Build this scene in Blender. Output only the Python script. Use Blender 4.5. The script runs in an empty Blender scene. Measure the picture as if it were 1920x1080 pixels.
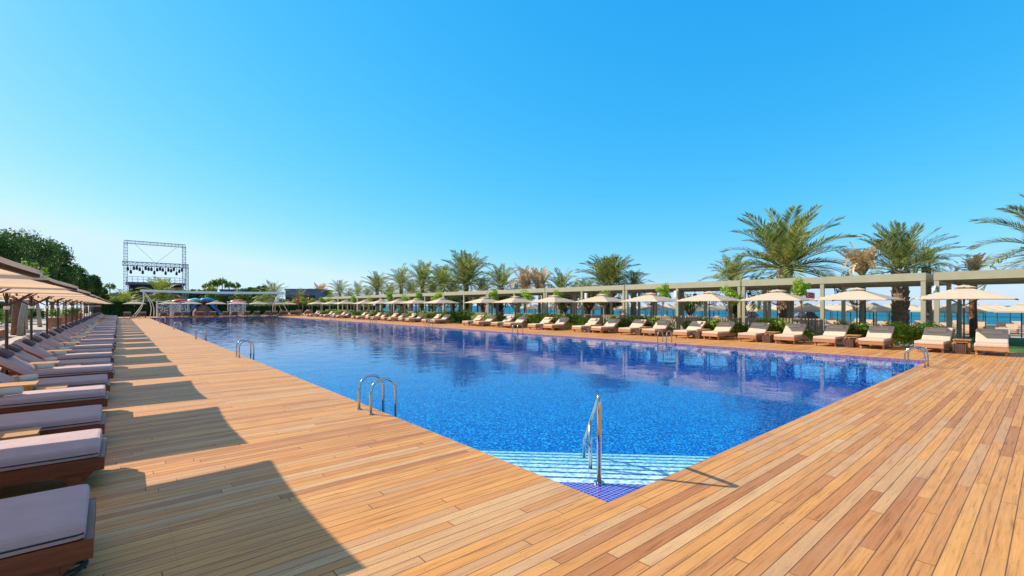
import bpy, math, random
from mathutils import Vector, Matrix, noise
random.seed(7)
R = math.radians
S = bpy.context.scene
COL = S.collection

# ------------------------------------------------------------------ camera, sky, sun, exposure
H = 1.7
F = 866.0 / 1920.0
AX, AY = 0.6486, 0.7612          # camera forward, seen from above
cam = bpy.data.cameras.new("camera"); cam.sensor_width = 36.0; cam.lens = 36.0 * F
cam.shift_x = 0.0; cam.shift_y = 33.0 / 1920.0
cam.clip_start = 0.05; cam.clip_end = 12000
co = bpy.data.objects.new("camera", cam); COL.objects.link(co)
co.location = (0, 0, H)
co.rotation_euler = (R(90), 0, math.atan2(AY, AX) - math.pi / 2)
S.camera = co

SUN_EL = 31.5
sx, sy = -0.53, 0.85             # towards the sun, seen from above
w = bpy.data.worlds.new("World"); S.world = w; w.use_nodes = True
nt = w.node_tree; bg = nt.nodes["Background"]
sky = nt.nodes.new("ShaderNodeTexSky"); sky.sky_type = 'NISHITA'; sky.sun_disc = False
sky.sun_elevation = R(SUN_EL); sky.sun_rotation = math.atan2(sx, sy)
sky.air_density = 1.0; sky.dust_density = 0.3; sky.ozone_density = 2.2; sky.altitude = 0
sep = nt.nodes.new("ShaderNodeSeparateColor"); cmb = nt.nodes.new("ShaderNodeCombineColor"); nt.links.new(sky.outputs[0], sep.inputs[0])
for ch, (ga, pw, mu) in enumerate(((.191, 1.7, 2.4), (.191, .55, 3.55), (.191, .25, 5.0))):     # clear mediterranean sky: deeper, purer blue
    m1 = nt.nodes.new("ShaderNodeMath"); m1.operation = 'MULTIPLY'; m1.inputs[1].default_value = ga; nt.links.new(sep.outputs[ch], m1.inputs[0])
    m2 = nt.nodes.new("ShaderNodeMath"); m2.operation = 'POWER'; m2.inputs[1].default_value = pw; nt.links.new(m1.outputs[0], m2.inputs[0])
    m3 = nt.nodes.new("ShaderNodeMath"); m3.operation = 'MULTIPLY'; m3.inputs[1].default_value = mu; nt.links.new(m2.outputs[0], m3.inputs[0])
    m4 = nt.nodes.new('ShaderNodeMath'); m4.operation = 'MINIMUM'; m4.inputs[1].default_value = (3.2, 4.35, 5.2)[ch]; nt.links.new(m3.outputs[0], m4.inputs[0])
    nt.links.new(m4.outputs[0], cmb.inputs[ch])
# warm pale cloud added above the view to lighten and warm deck shade
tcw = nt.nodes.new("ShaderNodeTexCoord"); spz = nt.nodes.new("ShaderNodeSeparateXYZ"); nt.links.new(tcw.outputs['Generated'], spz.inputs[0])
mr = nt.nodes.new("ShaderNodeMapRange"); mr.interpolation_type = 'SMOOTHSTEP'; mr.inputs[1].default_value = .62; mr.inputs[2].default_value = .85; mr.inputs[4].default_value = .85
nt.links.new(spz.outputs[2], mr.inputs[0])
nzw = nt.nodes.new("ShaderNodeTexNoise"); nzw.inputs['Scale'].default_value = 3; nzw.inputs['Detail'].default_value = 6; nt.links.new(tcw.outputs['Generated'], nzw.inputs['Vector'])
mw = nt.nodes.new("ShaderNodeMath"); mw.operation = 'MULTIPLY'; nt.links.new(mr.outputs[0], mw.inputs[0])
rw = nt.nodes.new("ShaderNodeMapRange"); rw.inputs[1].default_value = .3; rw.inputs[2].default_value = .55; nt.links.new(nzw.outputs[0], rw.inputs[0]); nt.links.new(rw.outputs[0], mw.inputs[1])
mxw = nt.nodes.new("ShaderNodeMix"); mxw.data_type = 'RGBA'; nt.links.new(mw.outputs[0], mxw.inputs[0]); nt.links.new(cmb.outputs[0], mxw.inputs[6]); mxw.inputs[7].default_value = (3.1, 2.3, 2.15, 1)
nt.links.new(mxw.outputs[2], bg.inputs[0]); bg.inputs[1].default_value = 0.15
sl = bpy.data.lights.new("sun", 'SUN'); sl.energy = 5.0; sl.angle = R(0.5); sl.color = (1.0, 0.89, 0.74)
so = bpy.data.objects.new("sun", sl); COL.objects.link(so)
e = R(SUN_EL); k = math.hypot(sx, sy)
sd = Vector((sx / k * math.cos(e), sy / k * math.cos(e), math.sin(e)))
so.rotation_euler = sd.to_track_quat('Z', 'Y').to_euler(); so.location = (-20, 30, 30)
S.view_settings.view_transform = 'Standard'; S.view_settings.look = 'None'
S.view_settings.exposure = 0.5; S.view_settings.gamma = 1.0
S.render.engine = 'CYCLES'
S.cycles.max_bounces = 8; S.cycles.transparent_max_bounces = 16

def W(px, fw):
    """a column of the view and a distance along the view -> ground position in metres"""
    r = (px - 960) / 866.0 * fw
    return (AY * r + AX * fw, -AX * r + AY * fw)
def YonX(px, X):
    """Y of the point on the line x = X seen in column px"""
    return (1138.0 * X / (px - 222.0) - AX * X) / AY
def ZY(py, fw): return H + (573 - py) / 866.0 * fw

# ------------------------------------------------------------------ materials
def newmat(name):
    m = bpy.data.materials.new(name); m.use_nodes = True
    n = m.node_tree
    for x in list(n.nodes): n.nodes.remove(x)
    out = n.nodes.new("ShaderNodeOutputMaterial")
    return m, n, out
def N(n, t, **kw):
    x = n.nodes.new(t)
    for a, b in kw.items(): setattr(x, a, b)
    return x
def L(n, a, b): n.links.new(a, b)
def mth(n, op, a, b=None, c=None):
    x = N(n, "ShaderNodeMath", operation=op)
    for i, v in enumerate((a, b, c)):
        if v is None: continue
        if hasattr(v, 'node'): L(n, v, x.inputs[i])
        else: x.inputs[i].default_value = v
    return x.outputs[0]
def ramp(n, fac, stops, interp='LINEAR'):
    x = N(n, "ShaderNodeValToRGB"); cr = x.color_ramp; cr.interpolation = interp
    while len(cr.elements) < len(stops): cr.elements.new(0.5)
    for el, (p, c) in zip(cr.elements, stops):
        el.position = p; el.color = (c[0], c[1], c[2], 1)
    if fac is not None: L(n, fac, x.inputs[0])
    return x.outputs[0]
def mixc(n, fac, a, b, mode='MIX'):
    x = N(n, "ShaderNodeMix", data_type='RGBA', blend_type=mode)
    for i, v in ((0, fac), (6, a), (7, b)):
        if hasattr(v, 'node'): L(n, v, x.inputs[i])
        elif i == 0: x.inputs[0].default_value = v
        else: x.inputs[i].default_value = (v[0], v[1], v[2], 1)
    return x.outputs[2]
def noisy(n, vec, scale, detail=4, rough=0.6):
    x = N(n, "ShaderNodeTexNoise"); x.inputs['Scale'].default_value = scale
    x.inputs['Detail'].default_value = detail; x.inputs['Roughness'].default_value = rough
    if vec is not None: L(n, vec, x.inputs['Vector'])
    return x.outputs[0]
def plain(name, col, rough=0.6, var=0.25, scale=6, metal=0.0, bump=0.0, trans=0.0, spec=0.5, rnd=0.0, stretch=None):
    m, n, out = newmat(name)
    tc = N(n, "ShaderNodeTexCoord"); v = tc.outputs['Object']
    if stretch:
        mp = N(n, "ShaderNodeMapping"); mp.inputs['Scale'].default_value = stretch; L(n, v, mp.inputs[0]); v = mp.outputs[0]
    f = noisy(n, v, scale)
    lo = [c * (1 - var) for c in col]; hi = [min(1, c * (1 + var)) for c in col]
    c = ramp(n, f, [(0.3, lo), (0.7, hi)])
    if rnd:
        oi = N(n, "ShaderNodeObjectInfo"); h = N(n, "ShaderNodeHueSaturation")
        L(n, mth(n, 'MULTIPLY_ADD', oi.outputs['Random'], rnd, 1 - rnd / 2), h.inputs['Value'])
        L(n, c, h.inputs['Color']); c = h.outputs[0]
    b = N(n, "ShaderNodeBsdfPrincipled"); L(n, c, b.inputs['Base Color'])
    b.inputs['Roughness'].default_value = rough; b.inputs['Metallic'].default_value = metal
    b.inputs['Specular IOR Level'].default_value = spec
    if bump:
        bp = N(n, "ShaderNodeBump"); bp.inputs['Strength'].default_value = bump; bp.inputs['Distance'].default_value = 0.02
        L(n, f, bp.inputs['Height']); L(n, bp.outputs[0], b.inputs['Normal'])
    sh = b.outputs[0]
    if trans:
        t = N(n, "ShaderNodeBsdfTranslucent"); L(n, c, t.inputs['Color'])
        mx = N(n, "ShaderNodeMixShader"); mx.inputs[0].default_value = trans
        L(n, sh, mx.inputs[1]); L(n, t.outputs[0], mx.inputs[2]); sh = mx.outputs[0]
    L(n, sh, out.inputs[0])
    return m

def deck_material():
    m, n, out = newmat("deck boards")
    PW, PL = 0.1, 2.8
    tc = N(n, "ShaderNodeTexCoord"); sp = N(n, "ShaderNodeSeparateXYZ"); L(n, tc.outputs['Object'], sp.inputs[0])
    x, y = sp.outputs[0], sp.outputs[1]
    yr = mth(n, 'DIVIDE', y, PW); row = mth(n, 'FLOOR', yr); fy = mth(n, 'FRACT', yr)
    wn = N(n, "ShaderNodeTexWhiteNoise", noise_dimensions='1D'); L(n, row, wn.inputs['W'])
    xs = mth(n, 'MULTIPLY_ADD', wn.outputs[0], 7.0, mth(n, 'DIVIDE', x, PL))
    # board lengths are unequal: warp the running length a little
    seg = mth(n, 'FLOOR', mth(n, 'MULTIPLY_ADD', mth(n, 'SINE', mth(n, 'MULTIPLY', xs, 2.1)), 0.28, xs))
    xw = mth(n, 'MULTIPLY_ADD', mth(n, 'SINE', mth(n, 'MULTIPLY', xs, 2.1)), 0.28, xs); fx = mth(n, 'FRACT', xw)
    cv = N(n, "ShaderNodeCombineXYZ"); L(n, row, cv.inputs[0]); L(n, seg, cv.inputs[1])
    w2 = N(n, "ShaderNodeTexWhiteNoise", noise_dimensions='2D'); L(n, cv.outputs[0], w2.inputs['Vector'])
    base = ramp(n, w2.outputs[0], [(0.0, (.43, .17, .054)), (.14, (.53, .225, .068)), (.34, (.61, .275, .076)),
        (.54, (.66, .31, .084)), (.66, (.57, .255, .078)), (.80, (.69, .34, .093)), (.93, (.75, .395, .12)), (1, (.81, .465, .16))])
    # grain, running with the board
    mp = N(n, "ShaderNodeMapping"); mp.inputs['Scale'].default_value = (1.3, 26, 1)
    ad = N(n, "ShaderNodeVectorMath", operation='ADD'); L(n, tc.outputs['Object'], ad.inputs[0])
    sc = N(n, "ShaderNodeVectorMath", operation='SCALE'); L(n, w2.outputs[1], sc.inputs[0]); sc.inputs['Scale'].default_value = 30
    L(n, sc.outputs[0], ad.inputs[1]); L(n, ad.outputs[0], mp.inputs[0])
    g = noisy(n, mp.outputs[0], 1.6, 6, 0.65)
    c = mixc(n, 1.0, base, ramp(n, g, [(0.3, (.55, .47, .42)), (0.45, (.95, .93, .91)), (0.7, (1.18, 1.15, 1.1))]), 'MULTIPLY')
    # worn, greyed patches that follow the traffic
    wv = N(n, "ShaderNodeMapping"); wv.inputs['Scale'].default_value = (.6, 1.4, 1); L(n, tc.outputs['Object'], wv.inputs[0])
    wr = noisy(n, wv.outputs[0], 1.0, 8, 0.72)
    c = mixc(n, mth(n, 'MULTIPLY', ramp(n, wr, [(0.48, (0, 0, 0)), (0.68, (1, 1, 1))]), 0.42), c, (.48, .27, .14))
    # crumbs, chips and splinters
    vo = N(n, "ShaderNodeTexVoronoi"); vo.inputs['Scale'].default_value = 17; L(n, tc.outputs['Object'], vo.inputs['Vector'])
    dots = mth(n, 'LESS_THAN', vo.outputs['Distance'], 0.06)
    sel = mth(n, 'GREATER_THAN', N2(n, vo.outputs['Color']), 0.62)
    c = mixc(n, mth(n, 'MULTIPLY', mth(n, 'MULTIPLY', dots, sel), .6), c, (.86, .72, .55))
    v2 = N(n, "ShaderNodeTexVoronoi"); v2.inputs['Scale'].default_value = 5.3; L(n, tc.outputs['Object'], v2.inputs['Vector'])
    # screw heads in pairs over hidden joists every 0.6 m
    jx = mth(n, 'ABSOLUTE', mth(n, 'MULTIPLY_ADD', mth(n, 'FRACT', mth(n, 'DIVIDE', x, .6)), .6, -.3))
    jy = mth(n, 'ABSOLUTE', mth(n, 'MULTIPLY_ADD', mth(n, 'ABSOLUTE', mth(n, 'MULTIPLY_ADD', fy, .1, -.05)), 1.0, -.026))
    scw = mth(n, 'LESS_THAN', mth(n, 'ADD', mth(n, 'MULTIPLY', jx, jx), mth(n, 'MULTIPLY', jy, jy)), .0045 ** 2)
    c = mixc(n, mth(n, 'MULTIPLY', scw, .6), c, (.08, .045, .03))
    dk = mth(n, 'MULTIPLY', mth(n, 'LESS_THAN', v2.outputs['Distance'], 0.045), mth(n, 'GREATER_THAN', N2(n, v2.outputs['Color']), 0.6))
    c = mixc(n, mth(n, 'MULTIPLY', dk, .6), c, (.12, .06, .03))
    # rough boards with a grainy grey bloom, and broad water stains
    fg = noisy(n, tc.outputs['Object'], 190, 2, .6)
    rough = mth(n, 'GREATER_THAN', N2(n, w2.outputs[1]), .80)
    c = mixc(n, mth(n, 'MULTIPLY', mth(n, 'MULTIPLY', rough, ramp(n, fg, [(.42, (0,) * 3), (.6, (1,) * 3)])), .75), c, (.30, .20, .17))
    st = noisy(n, tc.outputs['Object'], .55, 7, .7)
    c = mixc(n, mth(n, 'MULTIPLY', ramp(n, st, [(.52, (0,) * 3), (.62, (1,) * 3)]), .22), c, (.34, .16, .075))
    # joints between boards
    e1 = mth(n, 'MINIMUM', fy, mth(n, 'SUBTRACT', 1.0, fy))
    gapy = mth(n, 'LESS_THAN', e1, 0.034)
    e2 = mth(n, 'MINIMUM', fx, mth(n, 'SUBTRACT', 1.0, fx))
    gapx = mth(n, 'LESS_THAN', e2, 0.0016)
    gap = mth(n, 'MAXIMUM', gapy, gapx)
    c = mixc(n, mth(n, 'MULTIPLY', gap, 0.74), c, (.035, .018, .01))
    b = N(n, "ShaderNodeBsdfPrincipled"); L(n, c, b.inputs['Base Color'])
    L(n, ramp(n, g, [(0.3, (.62,) * 3), (0.7, (.48,) * 3)]), b.inputs['Roughness'])
    b.inputs['Specular IOR Level'].default_value = 0.28
    bp = N(n, "ShaderNodeBump"); bp.inputs['Strength'].default_value = 0.35; bp.inputs['Distance'].default_value = 0.004
    hgt = mth(n, 'SUBTRACT', mth(n, 'MULTIPLY', g, 0.4), gap); L(n, hgt, bp.inputs['Height']); L(n, bp.outputs[0], b.inputs['Normal'])
    L(n, b.outputs[0], out.inputs[0])
    return m
def N2(n, colsock):
    s = N(n, "ShaderNodeSeparateColor"); L(n, colsock, s.inputs[0]); return s.outputs[0]

def mosaic(name, stops, tile=0.028, grout=None, gw=0.0, warp=0.0):
    m, n, out = newmat(name)
    tc = N(n, "ShaderNodeTexCoord"); v = tc.outputs['Object']
    if warp:
        nz = N(n, "ShaderNodeTexNoise"); nz.inputs['Scale'].default_value = 9; nz.inputs['Detail'].default_value = 2; L(n, v, nz.inputs['Vector'])
        sc = N(n, "ShaderNodeVectorMath", operation='SCALE'); L(n, nz.outputs[1], sc.inputs[0]); sc.inputs['Scale'].default_value = warp
        ad = N(n, "ShaderNodeVectorMath", operation='ADD'); L(n, v, ad.inputs[0]); L(n, sc.outputs[0], ad.inputs[1]); v = ad.outputs[0]
    dv = N(n, "ShaderNodeVectorMath", operation='SCALE'); L(n, v, dv.inputs[0]); dv.inputs['Scale'].default_value = 1 / tile
    fl = N(n, "ShaderNodeVectorMath", operation='FLOOR'); L(n, dv.outputs[0], fl.inputs[0])
    wn = N(n, "ShaderNodeTexWhiteNoise", noise_dimensions='3D'); L(n, fl.outputs[0], wn.inputs['Vector'])
    c = ramp(n, wn.outputs[0], stops)
    if grout:
        fr = N(n, "ShaderNodeVectorMath", operation='FRACTION'); L(n, dv.outputs[0], fr.inputs[0])
        sp = N(n, "ShaderNodeSeparateXYZ"); L(n, fr.outputs[0], sp.inputs[0])
        gx = mth(n, 'LESS_THAN', sp.outputs[0], gw); gy = mth(n, 'LESS_THAN', sp.outputs[1], gw)
        c = mixc(n, mth(n, 'MAXIMUM', gx, gy), c, grout)
    b = N(n, "ShaderNodeBsdfPrincipled"); L(n, c, b.inputs['Base Color']); b.inputs['Roughness'].default_value = 0.35
    b.inputs['Specular IOR Level'].default_value = 0.2
    L(n, b.outputs[0], out.inputs[0])
    return m

def water_material():
    m, n, out = newmat("pool water")
    tc = N(n, "ShaderNodeTexCoord"); v = tc.outputs['Object']
    n1 = noisy(n, v, 3.2, 3, 0.55); n2 = noisy(n, v, 0.7, 2, 0.5); n3 = noisy(n, v, 16, 2, 0.6)
    hgt = mth(n, 'ADD', mth(n, 'MULTIPLY', n1, 0.5), mth(n, 'MULTIPLY_ADD', n3, 0.10, mth(n, 'MULTIPLY', n2, 1.2)))
    bp = N(n, "ShaderNodeBump"); bp.inputs['Strength'].default_value = 1.0; bp.inputs['Distance'].default_value = 0.004
    L(n, hgt, bp.inputs['Height'])
    fr = N(n, "ShaderNodeFresnel"); fr.inputs['IOR'].default_value = 1.33; L(n, bp.outputs[0], fr.inputs['Normal'])
    tr = N(n, "ShaderNodeBsdfTransparent"); tr.inputs[0].default_value = (1, 1, 1, 1)
    gl = N(n, "ShaderNodeBsdfGlossy"); gl.inputs['Roughness'].default_value = 0.02; L(n, bp.outputs[0], gl.inputs['Normal'])
    ge = N(n, "ShaderNodeNewGeometry"); ff = mth(n, 'MULTIPLY', fr.outputs[0], mth(n, 'SUBTRACT', 1.0, ge.outputs['Backfacing']))
    mx = N(n, "ShaderNodeMixShader"); L(n, ff, mx.inputs[0]); L(n, tr.outputs[0], mx.inputs[1]); L(n, gl.outputs[0], mx.inputs[2])
    L(n, mx.outputs[0], out.inputs[0])
    va = N(n, "ShaderNodeVolumeAbsorption"); va.inputs[0].default_value = (.12, .80, .93, 1); va.inputs[1].default_value = 0.42
    L(n, va.outputs[0], out.inputs['Volume'])
    return m

def leafmat(name, dark, light, scale=1.2, rnd=0.2):
    m, n, out = newmat(name)
    g = N(n, "ShaderNodeNewGeometry"); tc = N(n, "ShaderNodeTexCoord")
    f = noisy(n, tc.outputs['Object'], scale, 3)
    f2 = mth(n, 'ADD', mth(n, 'MULTIPLY', g.outputs['Random Per Island'], 0.55), mth(n, 'MULTIPLY', f, 0.6))
    c = ramp(n, f2, [(0.25, dark), (0.85, light)])
    oi = N(n, "ShaderNodeObjectInfo"); h = N(n, "ShaderNodeHueSaturation")
    L(n, mth(n, 'MULTIPLY_ADD', oi.outputs['Random'], rnd, 1 - rnd / 2), h.inputs['Value']); L(n, c, h.inputs['Color']); c = h.outputs[0]
    b = N(n, "ShaderNodeBsdfPrincipled"); L(n, c, b.inputs['Base Color']); b.inputs['Roughness'].default_value = 0.5
    b.inputs['Specular IOR Level'].default_value = 0.3
    t = N(n, "ShaderNodeBsdfTranslucent"); L(n, c, t.inputs[0])
    mx = N(n, "ShaderNodeMixShader"); mx.inputs[0].default_value = 0.35
    L(n, b.outputs[0], mx.inputs[1]); L(n, t.outputs[0], mx.inputs[2]); L(n, mx.outputs[0], out.inputs[0])
    return m

def lace_material():
    m, n, out = newmat("lace curtain")
    tc = N(n, "ShaderNodeTexCoord")
    vo = N(n, "ShaderNodeTexVoronoi"); vo.inputs['Scale'].default_value = 5; L(n, tc.outputs['Object'], vo.inputs['Vector'])
    f = mth(n, 'GREATER_THAN', vo.outputs['Distance'], 0.42)
    d = N(n, "ShaderNodeBsdfDiffuse"); d.inputs[0].default_value = (.8, .8, .82, 1)
    t = N(n, "ShaderNodeBsdfTransparent"); mx = N(n, "ShaderNodeMixShader")
    L(n, mth(n, 'MULTIPLY', f, 0.8), mx.inputs[0]); L(n, d.outputs[0], mx.inputs[1]); L(n, t.outputs[0], mx.inputs[2]); L(n, mx.outputs[0], out.inputs[0])
    return m

def sea_material():
    m, n, out = newmat("sea water")
    tc = N(n, "ShaderNodeTexCoord")
    mp = N(n, "ShaderNodeMapping"); mp.inputs['Scale'].default_value = (.05, .012, 1); L(n, tc.outputs['Object'], mp.inputs[0])
    f = noisy(n, mp.outputs[0], 2.0, 5)
    c = ramp(n, f, [(0.35, (.002, .085, .15)), (0.62, (.003, .17, .21))])
    b = N(n, "ShaderNodeBsdfPrincipled"); L(n, c, b.inputs['Base Color']); b.inputs['Roughness'].default_value = 0.42
    b.inputs['Specular IOR Level'].default_value = 0.12
    bp = N(n, "ShaderNodeBump"); bp.inputs['Strength'].default_value = 0.6; bp.inputs['Distance'].default_value = 0.3
    L(n, noisy(n, tc.outputs['Object'], 0.9, 4), bp.inputs['Height']); L(n, bp.outputs[0], b.inputs['Normal'])
    L(n, b.outputs[0], out.inputs[0]); return m

M = {}
M['deck'] = deck_material()
M['edge'] = plain("deck edge board", (.52, .30, .15), .6, .2, 8)
BL = [(0.0, (.000, .025, .17)), (.3, (.001, .075, .36)), (.6, (.003, .16, .57)), (.8, (.02, .34, .80)), (1, (.25, .80, 1.0))]
M['tile'] = mosaic("blue pool mosaic", BL, 0.030, warp=0.05)
M['tile_violet'] = mosaic("violet pool mosaic", [(0, (.03, .02, .27)), (1, (.065, .045, .43))], 0.045, (.46, .46, .74), 0.12)
M['tile_white'] = mosaic("white step mosaic", [(0, (.22, .50, .66)), (.4, (.62, .78, .80)), (1, (.92, .93, .9))], 0.04)
M['tile_line'] = mosaic("dark step nosing mosaic", [(0, (.02, .03, .22)), (.6, (.02, .05, .30)), (1, (.25, .3, .5))], 0.03)
M['tile_band'] = mosaic("lilac rim mosaic", [(0, (.20, .08, .15)), (1, (.32, .15, .23))], 0.05)
M['water'] = water_material()
M['sea'] = sea_material()
M['sand'] = plain("pale sandy paving", (.46, .37, .28), .9, .3, 1.2, bump=.2)
M['lawn'] = plain("lawn", (.06, .16, .02), .9, .3, 3)
M['frame_wood'] = plain("red brown hardwood", (.17, .038, .013), .42, .35, 3, rnd=.25, stretch=(1, 12, 12))
M['frame_wood2'] = plain("honey hardwood", (.48, .21, .085), .45, .28, 3, rnd=.25, stretch=(1, 12, 12))
M['table_wood'] = plain("oiled teak", (.50, .235, .07), .45, .28, 3, rnd=.2, stretch=(1, 14, 8))
M['dark_wood'] = plain("dark slatted timber", (.13, .055, .03), .6, .3, 5, rnd=.2)
M['canvas_grey'] = plain("mauve grey canvas", (.47, .325, .325), .85, .05, 7, bump=.45, rnd=.08)
M['canvas_dark'] = plain("dark plum canvas", (.10, .07, .085), .85, .1, 7, bump=.3)
M['canvas_beach'] = plain("tan canvas", (.46, .33, .23), .85, .1, 7)
M['canvas_beige'] = plain("beige canvas", (.62, .46, .34), .85, .05, 7, bump=.45, rnd=.08)
M['towel'] = plain("white towelling", (.72, .60, .48), .95, .08, 90, bump=.5)
M['black'] = plain("black rubber", (.012, .012, .014), .5, .2, 8)
M['umb'] = plain("cream parasol canvas", (.74, .61, .44), .85, .04, 4, trans=.30)
M['umbL'] = plain("ecru parasol canvas", (.88, .66, .47), .85, .04, 4, trans=.38)
M['rib'] = plain("dark bronze metal", (.055, .028, .018), .4, .2, 5)
M['steel'] = plain("polished steel", (.56, .53, .49), .14, .05, 5, metal=1.0)
M['perg'] = plain("sage painted steel", (.37, .335, .22), .55, .06, 2, rnd=.05)
M['perg_in'] = plain("brown roof louvres", (.20, .15, .10), .7, .15, 2)
M['slat'] = plain("weathered fence slats", (.36, .26, .17), .7, .25, 6, rnd=.1)
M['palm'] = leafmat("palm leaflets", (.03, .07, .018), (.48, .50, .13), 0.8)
M['palm_y'] = leafmat("sunlit yellow green fronds", (.10, .16, .015), (.48, .50, .06), 0.8)  # yellower green palette for some palms and background trees
M['palm_dry'] = leafmat("dead straw fronds", (.42, .28, .14), (.80, .60, .36), 1.0)
M['dates'] = plain("orange fruit stalks", (.75, .32, .03), .6, .25, 8)
M['trunk'] = plain("scaly palm trunk", (.29, .20, .135), .9, .55, 14, bump=1.0)
M['bark'] = plain("red brown bark", (.22, .105, .06), .9, .45, 9, bump=.8)
M['bark_pale'] = plain("pale grey bark", (.42, .35, .27), .9, .3, 9, bump=.5)
M['leaf_dark'] = leafmat("dark evergreen leaves", (.012, .04, .008), (.11, .20, .03), 0.5)
M['leaf_mid'] = leafmat("mid green leaves", (.035, .10, .01), (.26, .42, .045), 1.2)
M['leaf_light'] = leafmat("bright young leaves", (.14, .26, .02), (.45, .62, .05), 1.2)
M['hedge'] = leafmat("clipped hedge leaves", (.006, .03, .005), (.04, .11, .012), 0.7)
M['truss'] = plain("grey aluminium truss", (.30, .32, .36), .5, .1, 2, metal=.3)
M['slate'] = plain("slate grey render", (.12, .14, .20), .8, .12, .4)
M['slate2'] = plain("dark stage interior", (.11, .13, .20), .8, .2, .4)
M['white'] = plain("white paint", (.80, .80, .78), .5, .04, 2)
M['lace'] = lace_material()
M['blue'] = plain("blue plastic", (.01, .22, .65), .3, .1, 2)
M['red'] = plain("red plastic", (.62, .03, .02), .4, .1, 2)
M['cyan'] = plain("light blue plastic", (.15, .5, .75), .4, .1, 2)
M['rock'] = plain("brown artificial rock", (.30, .16, .10), .9, .4, 3, bump=.6)
M['terra'] = plain("terracotta", (.52, .20, .10), .7, .2, 4)
M['skin'] = plain("skin", (.45, .27, .19), .6, .05, 4)

# ------------------------------------------------------------------ mesh builder
class MB:
    def __init__(s): s.v = []; s.f = []; s.m = []; s.mi = 0
    def add(s, vs, fs):
        b = len(s.v); s.v += [tuple(p) for p in vs]; s.f += [tuple(i + b for i in f) for f in fs]; s.m += [s.mi] * len(fs)
    def box(s, x0, x1, y0, y1, z0, z1, mat=None):
        vs = [Vector((x, y, z)) for x in (x0, x1) for y in (y0, y1) for z in (z0, z1)]
        if mat: vs = [mat @ q for q in vs]
        s.add(vs, [(0, 1, 3, 2), (4, 6, 7, 5), (0, 4, 5, 1), (2, 3, 7, 6), (0, 2, 6, 4), (1, 5, 7, 3)])
    def rbox(s, x0, x1, y0, y1, z0, z1, r=0.02, mat=None, puff=0.0):
        """box with chamfered edges, optionally crowned on top"""
        nx, ny = 8, 5
        vs = []; fs = []
        def prof(t, a, b): return a + (b - a) * t
        rings = [(0.55, 0), (0.12, r * .35), (0, r), (0, 1), (0.12, 2), (0.55, 3)]
        zs = [z0, z0 + r * .25, z0 + r, z1 - r, z1 - r * .25, z1]
        ins = [r, r * .3, 0, 0, r * .3, r]
        loops = []
        for z, i in zip(zs, ins):
            loop = []
            X0, X1, Y0, Y1 = x0 + i, x1 - i, y0 + i, y1 - i; c = r
            pts = [(X0 + c, Y0), (X1 - c, Y0), (X1 - c * .3, Y0 + c * .3), (X1, Y0 + c), (X1, Y1 - c), (X1 - c * .3, Y1 - c * .3),
                   (X1 - c, Y1), (X0 + c, Y1), (X0 + c * .3, Y1 - c * .3), (X0, Y1 - c), (X0, Y0 + c), (X0 + c * .3, Y0 + c * .3)]
            loops.append([(a, b, z) for a, b in pts])
        n = 12
        for lp in loops: vs += lp
        for a in range(len(loops) - 1):
            for j in range(n):
                k2 = (j + 1) % n; fs.append((a * n + j, a * n + k2, (a + 1) * n + k2, (a + 1) * n + j))
        fs.append(tuple(reversed(range(n))))
        cx, cy = (x0 + x1) / 2, (y0 + y1) / 2
        top = (len(loops) - 1) * n
        vs.append((cx, cy, z1 + puff)); ci = len(vs) - 1
        for j in range(n): fs.append((top + j, top + (j + 1) % n, ci))
        if mat: vs = [mat @ Vector(q) for q in vs]
        s.add(vs, fs)
    def tube(s, pts, rad, n=8, caps=True):
        pts = [Vector(p) for p in pts]
        rr = rad if isinstance(rad, (list, tuple)) else [rad] * len(pts)
        rings = []; up = None
        for i, p in enumerate(pts):
            t = (pts[min(i + 1, len(pts) - 1)] - pts[max(i - 1, 0)]).normalized()
            if up is None:
                up = Vector((0, 0, 1)) if abs(t.z) < 0.9 else Vector((1, 0, 0))
            a = t.cross(up)
            if a.length < 1e-4: a = t.cross(Vector((0, 1, 0)))
            a.normalize(); b = a.cross(t).normalized(); up = b
            rings.append([p + (a * math.cos(2 * math.pi * j / n) + b * math.sin(2 * math.pi * j / n)) * rr[i] for j in range(n)])
        vs = [q for r_ in rings for q in r_]; fs = []
        for i in range(len(pts) - 1):
            for j in range(n):
                k2 = (j + 1) % n; fs.append((i * n + j, i * n + k2, (i + 1) * n + k2, (i + 1) * n + j))
        if caps:
            fs.append(tuple(reversed(range(n)))); fs.append(tuple((len(pts) - 1) * n + j for j in range(n)))
        s.add(vs, fs)
    def bar(s, a, b, w_, h_, roll=None):
        a = Vector(a); b = Vector(b); t = (b - a); l = t.length; t.normalize()
        up = Vector((0, 0, 1)) if abs(t.z) < .95 else Vector((0, 1, 0))
        y = up.cross(t).normalized(); z = t.cross(y)
        mt = Matrix((t, y, z)).transposed().to_4x4(); mt.translation = a
        s.box(0, l, -w_ / 2, w_ / 2, -h_ / 2, h_ / 2, mt)
    def build(s, name, mats, parent=None, smooth=False):
        me = bpy.data.meshes.new(name); me.from_pydata(s.v, [], s.f)
        if not isinstance(mats, (list, tuple)): mats = [mats]
        for m_ in mats: me.materials.append(m_)
        if len(mats) > 1: me.polygons.foreach_set('material_index', s.m)
        if smooth: me.polygons.foreach_set('use_smooth', [True] * len(me.polygons))
        me.update()
        o = bpy.data.objects.new(name, me); COL.objects.link(o)
        if parent: o.parent = parent
        return o
def tag(o, label=None, cat=None, group=None, kind=None):
    if label: o['label'] = label
    if cat: o['category'] = cat
    if group: o['group'] = group
    if kind: o['kind'] = kind
    return o
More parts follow.
